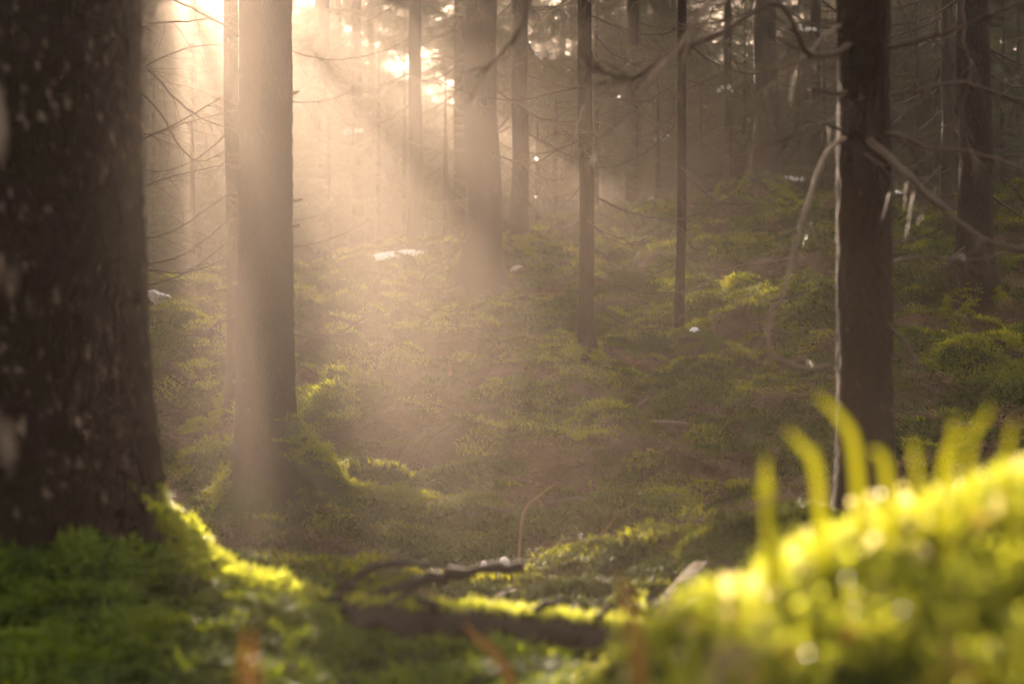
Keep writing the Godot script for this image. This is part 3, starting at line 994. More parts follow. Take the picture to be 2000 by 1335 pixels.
func stump_mesh() -> ArrayMesh:
	var mb := MB.new()
	var sides := 64
	var rows := 26
	for k in rows:
		var t := float(k) / (rows - 1)
		for s in sides:
			var a := TAU * s / sides
			var rim := 0.40 + 0.07 * n_mid.get_noise_2d(cos(a) * 0.9 + 5.0, sin(a) * 0.9) + 0.04 * n_fine.get_noise_2d(cos(a) * 0.7, sin(a) * 0.7) - 0.10 * maxf(0.0, cos(a))
			var outside := t < 0.72
			var y := lerpf(-0.15, rim, t / 0.72) if outside else lerpf(rim, rim - 0.16, (t - 0.72) / 0.28)
			var r := 0.205 + 0.10 * exp(-maxf(y, -0.1) / 0.12) if outside else lerpf(0.205, 0.02, (t - 0.72) / 0.28)
			r += 0.018 * n_bark.get_noise_3d(cos(a) * 2.4, y * 1.5, sin(a) * 2.4) + 0.02 * n_mid.get_noise_3d(cos(a), y, sin(a))
			mb.v.append(Vector3(cos(a) * r, y, sin(a) * r))
			mb.c.append(Color(0.055, 0.036, 0.022).lerp(Color(0.042, 0.05, 0.012), clampf(n_mid.get_noise_3d(cos(a) * 0.6, y * 2.0, sin(a) * 0.6) * 1.5 + 0.3, 0.0, 1.0)) if outside else Color(0.05, 0.032, 0.02))
	for k in rows - 1:
		for s in sides:
			var a := k * sides + s
			var b := k * sides + (s + 1) % sides
			mb.i.append(a); mb.i.append(b); mb.i.append(b + sides)
			mb.i.append(a); mb.i.append(b + sides); mb.i.append(a + sides)
	mb.smooth()
	return mb.mesh(mats.wood)

func build_far_trees() -> void:
	var trunks := []
	for k in 3:
		trunks.append(trunk_mesh([Vector3(0, -0.03, 0), Vector3(0.02 * (k - 1), 0.3, 0), Vector3(0, 0.6, 0), Vector3(0, 1, 0)], [1.08, 0.92, 0.6, 0.1], 16, 30, 0.6, 0.05, [[1.0, 0.5], [3.0, 0.5], [5.0, 0.5]], 0.4, 0.012, {"seed": 80.0 + k}, mats.far_bark))
	var spots := []
	var tries := 0
	while spots.size() < 84 and tries < 6000:
		tries += 1
		var d := rng.randf_range(23.0, 50.0)
		var x := rng.randf_range(-26.0, 22.0)
		if absf(x) > 0.45 * d + 6.0: continue
		var u := (Vector3(x, 0, -d)).dot(sun_right)
		if u > -0.5 and u < 2.5: continue
		var ok := true
		for s in spots:
			if (s as Vector2).distance_to(Vector2(x, -d)) < 2.5: ok = false
		if ok: spots.append(Vector2(x, -d))
	var k := 0
	# beyond them lower trees, down towards the sun; then the trees round and behind the clearing
	tries = 0
	while spots.size() < 150 and tries < 6000:
		tries += 1
		var d := rng.randf_range(51.0, 88.0)
		var x := rng.randf_range(-0.55, 0.5) * d
		var ok := true
		for s in spots:
			if (s as Vector2).distance_to(Vector2(x, -d)) < 3.2: ok = false
		if ok: spots.append(Vector2(x, -d))
	var lane := spots.size()
	for e in 34:   # low trees that stand under the sun's lane
		var d := 27.0 + 1.9 * e
		var u: float = [0.2, 1.5, -0.6, 3.4, 0.9, -1.6, 2.1, 4.6][e % 8] + rng.randf_range(-0.3, 0.3)
		spots.append(Vector2(-0.244 * d + u / 0.97, -d))
	var tall := spots.size()
	k = 0
	for u in [-0.35, 0.48, 1.85, -1.3, -2.3, 2.6, -0.35, 0.48, -3.4, -4.4, 1.85, -5.4, -2.8, 3.3, -1.8, -6.4]:   # tall trees whose crowns close over the lane
		var d := [27.5, 30.0, 32.5, 29.0, 33.0, 36.0, 36.5, 39.0, 30.5, 34.5, 41.0, 31.0, 40.0, 43.0, 44.0, 37.0][k] as float
		spots.append(Vector2(-0.244 * d + u / 0.97, -d))
		k += 1
	var low := spots.size()
	k = 0
	for s in spots:
		var p := on_ground(s.x, s.y)
		var h := rng.randf_range(11.5, 15.5)
		if k >= tall and k < low: h = 15.5
		elif s.y < -25.0:
			var u := p.dot(sun_right)
			if s.y < -51.0: h = rng.randf_range(18.0, 25.0)
			if k < tall and (k >= lane or (u > -0.9 and u < 2.2)): h = minf(22.0, EYE + 0.306 * -s.y - 2.6 - p.y)
		var r := rng.randf_range(0.08, 0.2) if k < tall or k >= low else 0.11
		var base := rng.randf_range(1.4, 3.0)
		var t := thing("forest_spruce", p, far_label(s, r, base, h), "tree", "spruces of the forest behind the slope")
		part(t, "trunk", trunks[k % 3], Vector3.ZERO, Basis.from_scale(Vector3(r, h, r)))
		dead_branches(t, 14, r, 0.4, 5.0, 0.9, 2.0, 900 + k)
		crown(t, minf(base, h * 0.5), h - 0.2, rng.randf_range(2.0, 2.8) if k < lane or k >= tall else 3.0, 400 if s.y > -51.0 else 360, 1000 + k, true, 0.6 if k >= lane and k < tall else 0.82)
		k += 1
	# low young spruces at the edge of the forest
	var young := [[375, 19.5, 3.2, "dense dark young spruce between the great left trunk and the sunlit one"], [640, 23.0, 2.6, "young spruce in the bright haze right of the sunlit trunk"], [740, 24.5, 4.2, "taller young spruce behind the snow streak"], [870, 23.0, 3.0, "young spruce between the pale trunk and the broad trunk"],
		[1085, 25.5, 3.4, "young spruce behind the thin straight trunk on the crest"], [1200, 26.0, 4.0, "bushy young spruce beyond the crest, between the thin trunks"], [1370, 26.0, 3.0, "young spruce at the crest left of the thin dark trunk"], [1560, 24.5, 3.0, "young spruce on the crest right of the thick dark trunk"],
		[1790, 22.0, 3.2, "young spruce up the slope right of the near right trunk"], [1960, 21.0, 3.6, "young spruce at the top right edge of the slope"], [300, 25.0, 4.4, "tall young spruce behind the dense dark one"], [460, 27.0, 3.4, "young spruce in the glow behind the sunlit trunk"]]
	var more := [[1050, 23.5, 2.2, "small young spruce right of the slimmer hazy trunk"], [1165, 24.0, 5.0, "tall young spruce close behind the thin straight trunk"], [1285, 24.0, 3.0, "young spruce left of the very thin trunk, beyond the crest"], [1330, 28.0, 5.5, "tall young spruce far behind the very thin trunk"],
		[1455, 25.5, 4.6, "young spruce filling the space between the two crest trunks"], [1540, 27.0, 5.2, "tall young spruce behind the thick dark crest trunk"], [1610, 23.0, 2.4, "small young spruce touching the near right trunk's left edge"], [1765, 25.0, 5.0, "tall young spruce beside the near right trunk, deep in the dusk"],
		[1830, 23.5, 4.4, "young spruce behind the slim dusky trunk"], [1890, 26.0, 5.0, "young spruce above the trunk with mossy roots"], [1990, 24.0, 5.2, "tall young spruce cut by the right edge of the view"], [960, 27.0, 5.0, "tall young spruce far behind the broad hazy trunk"], [790, 28.0, 5.4, "tall young spruce far behind the pale trunk"], [330, 31.0, 5.5, "tallest young spruce far back beside the great trunk"]]
	young += more
	for s in young:
		var f := foot(s[0], s[1])
		var t := thing("young_spruce", f, s[3], "young tree", "young spruces at the edge of the forest")
		part(t, "trunk", trunks[k % 3], Vector3.ZERO, Basis.from_scale(Vector3(0.05, s[2], 0.05)))
		crown(t, 0.25, s[2], s[2] * 0.3 + 0.25, 150, 1100 + k, true)
		k += 1

func beside(px: float) -> String:
	if px < 0.0: return "left of the great foreground trunk"
	if px < 290.0: return "behind the great foreground trunk"
	if px < 465.0: return "between the great and the sunlit trunk"
	if px < 640.0: return "close right of the sunlit trunk"
	if px < 800.0: return "below the snow streak"
	if px < 900.0: return "left of the broad hazy trunk"
	if px < 1000.0: return "by the broad hazy trunk"
	if px < 1130.0: return "left of the thin straight trunk"
	if px < 1230.0: return "right of the thin straight trunk"
	if px < 1330.0: return "left of the stump"
	if px < 1430.0: return "in line with the stump"
	if px < 1530.0: return "right of the stump"
	if px < 1640.0: return "left of the near right trunk"
	if px < 1760.0: return "behind the near right trunk"
	if px < 1880.0: return "right of the near right trunk"
	return "towards the right edge"

func up_slope(d: float) -> String:
	return "in the hollow" if d < 7.6 else ("low on the slope" if d < 10.0 else ("halfway up the slope" if d < 13.0 else ("high on the slope" if d < 16.0 else "just below the crest")))

func far_label(s: Vector2, r: float, base: float, h: float) -> String:
	var d := -s.y
	var px := 1000.0 + s.x / d * F
	var deep := "just beyond the crest" if d < 30.0 else ("deeper in the forest" if d < 40.0 else ("far back in the forest" if d < 55.0 else ("very far back in the haze" if d < 72.0 else "last in the haze")))
	return "%s %s spruce %s, %s" % ["short" if h < 11.0 else ("low-branched" if base < 1.9 else ("bare-footed" if base > 2.5 else "tall")), "slim" if r < 0.115 else ("stout" if r > 0.16 else "straight"), deep, beside(px).replace("below the snow streak", "above the snow streak").replace("towards the right edge", "near or past the right edge")]

# ------------------------------------------------------------------ moss
func build_moss() -> void:
	var kinds := [mats.moss_dark, mats.moss_mid, mats.moss_mid, mats.moss_gold]
	var meshes := []
	for k in 4:
		meshes.append(moss_tuft(200 + k, 130, 0.10, 0.052, 0.0052, kinds[k]))
	var lists := [[], [], [], []]
	var litter := []
	var dry := []
	for k in 52000:
		var d := 4.6 + 19.0 * pow(rng.randf(), 1.25)
		var x := rng.randf_range(-1, 1) * (0.43 * d + 0.7)
		var z := -d
		var m := mossiness(x, z) + rng.randf_range(-0.22, 0.22)
		var up := (ground_normal(x, z) + Vector3(0, 0.5, 0)).normalized()
		var b := basis_up(up, rng.randf() * TAU)
		if m > 0.0:
			var s := rng.randf_range(0.7, 1.25) * (0.75 + 0.035 * d)
			var which := 0
			var w := n_low.get_noise_2d(x * 1.5 + 9.0, z * 1.5) * 1.3 + n_mid.get_noise_2d(x * 2.2, z * 2.2 + 5.0) * 0.7 + rng.randf_range(-0.75, 0.75) + 0.1
			which = 0 if w < -0.25 else (1 if w < 0.1 else (2 if w < 0.62 else 3))
			lists[which].append(Transform3D(b.scaled_local(Vector3(s, s * rng.randf_range(0.7, 1.3), s)), on_ground(x, z)))
		elif rng.randf() < 0.8:
			litter.append(Transform3D(b.scaled_local(Vector3.ONE * rng.randf_range(0.8, 1.4)), on_ground(x, z)))
	var names := ["moss_carpet", "moss_carpet", "moss_carpet", "moss_carpet"]
	var says := ["dark green moss covering the forest floor", "green moss covering the forest floor", "olive moss in mounds over the slope", "golden green moss tips over the slope"]
	for k in 4:
		tag(many(self, names[k], meshes[k], lists[k]), says[k], "moss")
	# needles and crumbs of bark lying on the bare patches
	var mb := MB.new()
	for k in 130:
		var o := Vector3(rng.randf_range(-.13, .13), rng.randf_range(0.002, 0.014), rng.randf_range(-.13, .13))
		var a := rng.randf() * TAU
		var dd := Vector3(cos(a), rng.randf_range(-.2, .3), sin(a)) * rng.randf_range(0.01, 0.035)
		var s := Vector3(-sin(a), 0.3, cos(a)) * rng.randf_range(0.001, 0.004)
		mb.tri(o - dd - s, o + dd, o - dd + s)
	tag(many(self, "needle_litter", mb.mesh(mats.litter, false), litter), "brown needles and bark crumbs on bare ground", "needle litter")
	# moss on roots: tufts along the upper side of each
	var shoots := []
	var r2 := []
	var r1 := []
	for e in main_roots:
		var f: Vector3 = e[0]
		var c := curve(e[1], 10)
		for k in c.size():
			for w in (16 if f.z > -5.0 else 7):
				var p: Vector3 = f + c[k] + Vector3(rng.randfn(0, 0.03), 0.0, rng.randfn(0, 0.03))
				var hgt := 0.05 if f.z > -5.0 else 0.07
				var wide := Vector2(p.x - f.x - c[k].x, p.z - f.z - c[k].z).length()
				p.y += hgt * (1.0 - wide * 10.0)
				(r1 if f.z > -5.0 else r2).append(Transform3D(basis_up((Vector3.UP + Vector3(rng.randfn(0, 0.4), 0, rng.randfn(0, 0.4))).normalized(), rng.randf() * TAU).scaled_local(Vector3.ONE * rng.randf_range(0.45, 0.85)), p))
	tag(many(self, "root_moss", meshes[3], r2), "golden moss growing along roots of the trees", "moss")
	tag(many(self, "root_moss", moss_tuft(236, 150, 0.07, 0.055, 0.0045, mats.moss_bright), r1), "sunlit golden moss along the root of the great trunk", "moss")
	# moss cap of the stump
	var cap := []
	for k in 160:
		var a := rng.randf() * TAU
		var r := 0.21 * sqrt(rng.randf())
		if rng.randf() < 0.35: r = 0.22
		var y := 0.40 - 0.10 * maxf(0.0, cos(a)) - (rng.randf() * 0.25 if r > 0.2 else 0.02)
		cap.append(Transform3D(basis_up((Vector3.UP + Vector3(cos(a), 0, sin(a)) * r * 3.0).normalized(), rng.randf() * TAU).scaled_local(Vector3.ONE * rng.randf_range(0.4, 0.7)), stump_at + Vector3(cos(a) * r, y, sin(a) * r)))
	tag(many(self, "stump_moss", meshes[1], cap), "moss cushion over the broken stump", "moss")

func build_foreground() -> void:
	# moss of the near bank on the right, the left foreground and the log: leafy shoots
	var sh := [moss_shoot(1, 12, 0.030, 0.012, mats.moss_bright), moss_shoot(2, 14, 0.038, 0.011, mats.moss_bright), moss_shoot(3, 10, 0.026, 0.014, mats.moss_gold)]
	var lists := [[], [], []]
	var base := [[], []]
	for k in 9000:
		var x := rng.randf_range(-0.1, 0.95)
		var z := -rng.randf_range(1.0, 2.2)
		if k > 6000:
			x = rng.randf_range(-0.7, 1.2)
			z = -rng.randf_range(2.1, 3.6)
		var up := (ground_normal(x, z) + Vector3(rng.randfn(0, .2), 0.5, rng.randfn(0, .2))).normalized()
		base[0 if rng.randf() < 0.65 else 1].append(Transform3D(basis_up(up, rng.randf() * TAU).scaled_local(Vector3.ONE * rng.randf_range(0.6, 1.1)), on_ground(x, z)))
	for k in 2:
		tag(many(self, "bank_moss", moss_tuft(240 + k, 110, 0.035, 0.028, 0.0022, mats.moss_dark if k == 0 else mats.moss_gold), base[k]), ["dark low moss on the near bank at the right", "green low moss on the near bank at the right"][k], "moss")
	for k in 15000:
		var x := rng.randf_range(0.02, 0.95)
		var z := -rng.randf_range(1.1, 2.1)
		if k > 13000:
			x = rng.randf_range(-0.5, 1.2)
			z = -rng.randf_range(2.0, 3.6)
		if n_mid.get_noise_2d(x * 4.0, z * 4.0) < -0.05: continue
		if k <= 13000 and z > -1.52 and rng.randf() < 0.5: continue
		var up := (ground_normal(x, z) + Vector3(rng.randfn(0, .3), 0.7, rng.randfn(0, .3))).normalized()
		lists[rng.randi() % 3].append(Transform3D(basis_up(up, rng.randf() * TAU).scaled_local(Vector3.ONE * rng.randf_range(0.7, 1.25)), on_ground(x, z) + Vector3(0, 0.008, 0)))
	for k in 3:
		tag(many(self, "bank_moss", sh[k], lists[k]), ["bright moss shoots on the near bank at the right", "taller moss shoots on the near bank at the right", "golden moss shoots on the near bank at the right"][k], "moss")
	var tallest := [[], []]
	for k in 1700:
		var x := rng.randf_range(0.05, 0.95)
		var z := -rng.randf_range(1.25, 2.0)
		if z > -1.42 and rng.randf() < 0.6: continue
		tallest[k % 2].append(Transform3D(basis_up((Vector3.UP + Vector3(rng.randfn(0, .35), 0, rng.randfn(0, .35))).normalized(), rng.randf() * TAU).scaled_local(Vector3.ONE * rng.randf_range(0.6, 1.25)), on_ground(x, z) + Vector3(0, 0.012, 0)))
	for k in 2:
		tag(many(self, "bank_shoots", moss_shoot(20 + k, 9, 0.045, 0.016, mats.moss_bright), tallest[k]), ["tallest sunlit moss shoots on the near bank", "tallest sunlit moss shoots along the bank crest"][k], "moss")
	# small round leaves on thin stems, standing up into the light above the shaded front of the bank
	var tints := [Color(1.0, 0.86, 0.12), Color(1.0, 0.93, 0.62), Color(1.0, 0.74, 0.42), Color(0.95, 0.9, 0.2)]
	for k in 4:
		var leaf := MB.new()
		leaf.tube([Vector3(0, -0.07, 0), Vector3(0.004, -0.03, 0), Vector3(0, 0, 0)], [0.0006, 0.0006, 0.0004], 3, Color.WHITE, false)
		for e in 8:
			var a0 := TAU * e / 8.0
			var a1 := TAU * (e + 1) / 8.0
			leaf.tri(Vector3(0, 0.006, 0.0012), Vector3(sin(a0) * 0.0072, 0.006 - cos(a0) * 0.0078, 0), Vector3(sin(a1) * 0.0072, 0.006 - cos(a1) * 0.0078, 0))
		var spots := []
		for e in 95:
			var x := rng.randf_range(0.08, 0.72)
			var z := -rng.randf_range(1.18, 1.66)
			var lift := base_height(x, -1.72) + 0.03 - 0.3 * (1.72 + z) + rng.randf_range(0.0, 0.03)
			spots.append(Transform3D((Basis(Vector3.UP, rng.randf_range(-0.9, 0.9)) * Basis(Vector3.RIGHT, rng.randf_range(-0.4, 0.4))).scaled_local(Vector3.ONE * rng.randf_range(0.7, 1.2)), Vector3(x, maxf(lift, ground(x, z) + 0.02), z)))
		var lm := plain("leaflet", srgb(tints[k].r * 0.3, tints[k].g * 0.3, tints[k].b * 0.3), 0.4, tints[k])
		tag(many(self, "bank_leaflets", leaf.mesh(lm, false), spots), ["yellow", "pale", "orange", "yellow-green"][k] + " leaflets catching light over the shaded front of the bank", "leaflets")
	var pale := MB.new()
	for e in 8:
		var a0 := TAU * e / 8.0
		var a1 := TAU * (e + 1) / 8.0
		pale.tri(Vector3(0, 0, 0.001), Vector3(sin(a0), -cos(a0), 0) * 0.0085, Vector3(sin(a1), -cos(a1), 0) * 0.0085)
	pale.tube([Vector3(0, -0.05, 0), Vector3(0.002, -0.02, 0), Vector3(0, -0.004, 0)], [0.0006, 0.0006, 0.0005], 3, Color.WHITE, false)
	var wet := []
	for e in 95:
		var x := rng.randf_range(0.12, 0.8)
		var z := -rng.randf_range(1.5, 1.95)
		wet.append(Transform3D((Basis(Vector3.UP, rng.randf_range(-0.7, 0.5)) * Basis(Vector3.RIGHT, rng.randf_range(-0.3, 0.3))).scaled_local(Vector3.ONE * rng.randf_range(0.5, 1.1)), Vector3(x, ground(x, z) + rng.randf_range(0.03, 0.075), z)))
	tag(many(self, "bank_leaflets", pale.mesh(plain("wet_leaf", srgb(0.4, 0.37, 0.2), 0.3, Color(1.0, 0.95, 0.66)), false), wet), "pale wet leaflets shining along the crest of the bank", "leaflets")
	# under the great trunk
	var tuft := moss_tuft(230, 90, 0.06, 0.055, 0.006, mats.moss_dark)
	var tuft2 := moss_tuft(231, 90, 0.06, 0.06, 0.0065, mats.moss_fresh)
	var a := []
	var b := []
	for k in 5200:
		var x := rng.randf_range(-2.6, 0.1)
		var z := -rng.randf_range(2.6, 4.8)
		var p := on_ground(x, z)
		var up := (ground_normal(x, z) + Vector3(rng.randfn(0, .2), 0.6, rng.randfn(0, .2))).normalized()
		var tr := Transform3D(basis_up(up, rng.randf() * TAU).scaled_local(Vector3.ONE * rng.randf_range(0.7, 1.2)), p)
		if n_mid.get_noise_2d(x * 1.6, z * 1.6) + rng.randf_range(-.25, .25) - (0.25 if z < -3.7 else 0.0) > -0.05: b.append(tr)
		else: a.append(tr)
	var foot_at := pt(82, 1210, 4.0)
	foot_at.y = 0.45
	for k in 1500:   # up the foot of the trunk
		var th := rng.randf_range(-0.6, PI + 0.6)
		var y := rng.randf_range(-0.12, 0.17) * (0.8 + 0.4 * sin(th)) + 0.07 * n_mid.get_noise_2d(th * 1.6, 3.0)
		if n_fine.get_noise_2d(th * 0.5, y * 1.2) < -0.32: continue
		var r := 0.30 * (1.0 + 0.32 * exp(-y / 0.3)) + 0.02
		var dir := Vector3(cos(th), 0, sin(th))
		(a if rng.randf() < 0.7 else b).append(Transform3D(basis_up((dir + Vector3(rng.randfn(0, .3), 0.9, rng.randfn(0, .3))).normalized(), rng.randf() * TAU).scaled_local(Vector3.ONE * rng.randf_range(0.6, 1.0)), foot_at + dir * r + Vector3(0, y, 0)))
	tag(many(self, "foot_moss", tuft, a), "dark green moss round the foot of the great trunk", "moss")
	tag(many(self, "foot_moss", tuft2, b), "fresh green moss in front of the great trunk", "moss")

	# the log lying across the hollow
	var lg := []
	for s in [[690, 1212, 3.5], [820, 1222, 3.46], [960, 1226, 3.42], [1100, 1242, 3.38], [1260, 1262, 3.3]]: lg.append(pt(s[0], s[1], s[2]))
	var t := thing("fallen_log", lg[0], "dark fallen log with sunlit mossy top across the front hollow", "log")
	var q := []
	for p in lg: q.append(p - lg[0])
	var gnarl := []
	for e in q.size(): gnarl.append((q[e] as Vector3) + Vector3(0, [0.0, 0.012, -0.008, 0.01, 0.0][e], 0))
	part(t, "log_wood", bough(gnarl, 0.056, 0.034, 0, 0, 95, mats.rotten_wood, 0.0, 0.22))
	for e in [[0.3, 0.10], [1.4, -0.08], [2.3, 0.12], [3.2, 0.07]]:
		var o: Vector3 = (q[int(e[0])] as Vector3).lerp(q[int(e[0]) + 1], e[0] - int(e[0]))
		part(t, "branch_stub", bough([o, o + Vector3(e[1] * 0.4, 0.05, 0.03), o + Vector3(e[1], 0.085, 0.05)], 0.018, 0.008, 1, 0.08, 96 + int(e[0]), mats.rotten_wood, 0.2, 0.3))
	var top := []
	for k in 900:
		var f := rng.randf() * 3.999
		var e := int(f)
		var p: Vector3 = (q[e] as Vector3).lerp(q[e + 1], f - e) + Vector3(rng.randfn(0, 0.01), 0.045 + rng.randfn(0, 0.004), rng.randfn(0, 0.02))
		top.append(Transform3D(basis_up((Vector3.UP + Vector3(rng.randfn(0, .4), 0, rng.randfn(0, .4))).normalized(), rng.randf() * TAU).scaled_local(Vector3.ONE * rng.randf_range(0.45, 0.8)), p))
	many(t, "log_moss", sh[0], top)
	# broken boughs leaning up from it
	var sticks := [
		[[[640, 1235, 3.62], [700, 1180, 3.6], [765, 1152, 3.58], [845, 1128, 3.55], [935, 1114, 3.52], [1024, 1106, 3.5]], 0.020, 0.014, "broken mossy bough pointing right above the log", 1],
		[[[640, 1220, 3.72], [668, 1160, 3.7], [702, 1126, 3.7], [765, 1102, 3.68], [838, 1099, 3.66]], 0.015, 0.008, "shorter broken bough curving over the mossy one", 0],
		[[[700, 1230, 3.6], [680, 1180, 3.6], [657, 1122, 3.6]], 0.012, 0.006, "dark upright snag beside the broken boughs", 0],
		[[[450, 1180, 3.85], [432, 1140, 3.85], [414, 1092, 3.85]], 0.014, 0.004, "dark pointed snag on the root of the great trunk", 0],
		[[[560, 1178, 3.75], [610, 1172, 3.7], [690, 1160, 3.66]], 0.009, 0.006, "thin dark stick lying on the mossy root", 0],
		[[[760, 1230, 3.5], [830, 1290, 3.3], [900, 1350, 3.1]], 0.016, 0.012, "dark stick slanting down in front of the log", 0]]
	var k := 0
	for s in sticks:
		q = []
		var o := pt(s[0][0][0], s[0][0][1], s[0][0][2])
		for e in s[0]: q.append(pt(e[0], e[1], e[2]) - o)
		var st := thing("broken_bough", o, s[3], "bough", "broken boughs by the log")
		part(st, "wood", bough(q, s[1], s[2], 0, 0, 800 + k, mats.rotten_wood, 0.5, 0.3))
		if s[4]:
			var on := []
			for w in 160:
				var f := rng.randf() * 2.4
				var e := int(f)
				on.append(Transform3D(basis_up((Vector3.UP + Vector3(rng.randfn(0, .4), 0, rng.randfn(0, .4))).normalized(), rng.randf() * TAU).scaled_local(Vector3.ONE * rng.randf_range(0.3, 0.6)), (q[e] as Vector3).lerp(q[e + 1], f - e) + Vector3(0, 0.016, 0)))
			many(st, "bough_moss", sh[2], on)
		k += 1

	# grass blades standing on the near bank
	var blades := [
		[[1690, 970, 1.55], [1670, 885, 1.55], [1640, 815, 1.55], [1592, 770, 1.55]], [[1615, 1005, 1.56], [1595, 925, 1.56], [1570, 875, 1.56], [1535, 837, 1.56]], [[1510, 1065, 1.58], [1500, 985, 1.58], [1496, 935, 1.58], [1495, 890, 1.58]],
		[[1525, 1065, 1.57], [1505, 995, 1.57], [1475, 953, 1.57]], [[1745, 970, 1.53], [1730, 915, 1.53], [1698, 877, 1.53]], [[1830, 970, 1.53], [1845, 895, 1.53], [1890, 845, 1.53]], [[1880, 965, 1.51], [1895, 875, 1.51], [1925, 815, 1.51], [1935, 790, 1.51]],
		[[1960, 945, 1.50], [1970, 875, 1.50], [1985, 820, 1.50]], [[1800, 975, 1.53], [1790, 915, 1.53], [1780, 855, 1.53]], [[1850, 945, 1.49], [1860, 865, 1.49], [1875, 820, 1.49]], [[1940, 1145, 1.37], [1985, 1025, 1.37], [1960, 965, 1.38]]]
	k = 0
	for s in blades:
		q = []
		var o := pt(s[0][0], s[0][1], s[0][2])
		o.y = minf(o.y, ground(o.x, o.z))
		for e in s: q.append(pt(e[0], e[1], e[2]) - o)
		q[0] = Vector3.ZERO
		tag(part(self, "grass_shoot", blade(q, 0.0058 if k < 5 else 0.0036, mats.grass_green), o), ["tall arched grass shoot in front of the near right trunk", "arched grass shoot left of the near right trunk", "upright blurred grass shoot furthest left on the bank crest", "short grass shoot leaning left, first on the bank crest", "short grass shoot against the foot of the near right trunk", "grass shoot leaning right beyond the near right trunk", "tall grass shoot with pale tip near the right edge", "last grass shoot at the right edge of the crest", "faint thin grass shoot just right of the near right trunk", "thin grass shoot between the two right-leaning ones", "long curved grass shoot on the shaded front of the bank"][k], "grass", "grass shoots on the near bank")
		k += 1
	# dry stalks close to the lens
	var stalks := [
		[[[1395, 1345, 1.12], [1450, 1290, 1.12], [1510, 1245, 1.14]], 0.005, "leaf_pale", "pale dry stalk slanting over the near bank"],
		[[[485, 1420, 1.3], [485, 1330, 1.3], [486, 1225, 1.3]], 0.010, "orange_grass", "orange dry blade upright in front of the mossy root"],
		[[[1000, 1340, 2.2], [960, 1270, 2.2], [930, 1245, 2.2], [905, 1215, 2.2]], 0.009, "orange_grass", "yellow and orange dry blade in front of the log"],
		[[[1250, 1330, 1.55], [1228, 1180, 1.55], [1208, 1120, 1.55]], 0.008, "orange_grass", "orange tipped blade left of the near bank"],
		[[[1020, 1310, 3.0], [1040, 1300, 3.0], [1058, 1290, 3.0]], 0.006, "leaf_pale", "short pale chip of wood in front of the log"],
		[[[1130, 1110, 5.6], [1190, 1025, 5.55], [1222, 990, 5.5]], 0.006, "dry_grass", "lit dry stalk leaning over the mossy hollow"],
		[[[1020, 1010, 6.3], [1055, 966, 6.3], [1090, 942, 6.3]], 0.006, "dry_grass", "short lit dry stalk in the middle of the hollow"]]
	for s in stalks:
		q = []
		var o := pt(s[0][0][0], s[0][0][1], s[0][0][2])
		var gy := ground(o.x, o.z)
		for e in s[0]: q.append(pt(e[0], e[1], e[2]) - o)
		if gy < o.y:
			q.insert(0, Vector3((q[0] as Vector3).x - 0.02, gy - o.y, 0.0))
		tag(part(self, "dry_stalk", blade(q, s[1], mats[s[2]]), o), s[3], "dry stalk", "dry stalks near the camera")

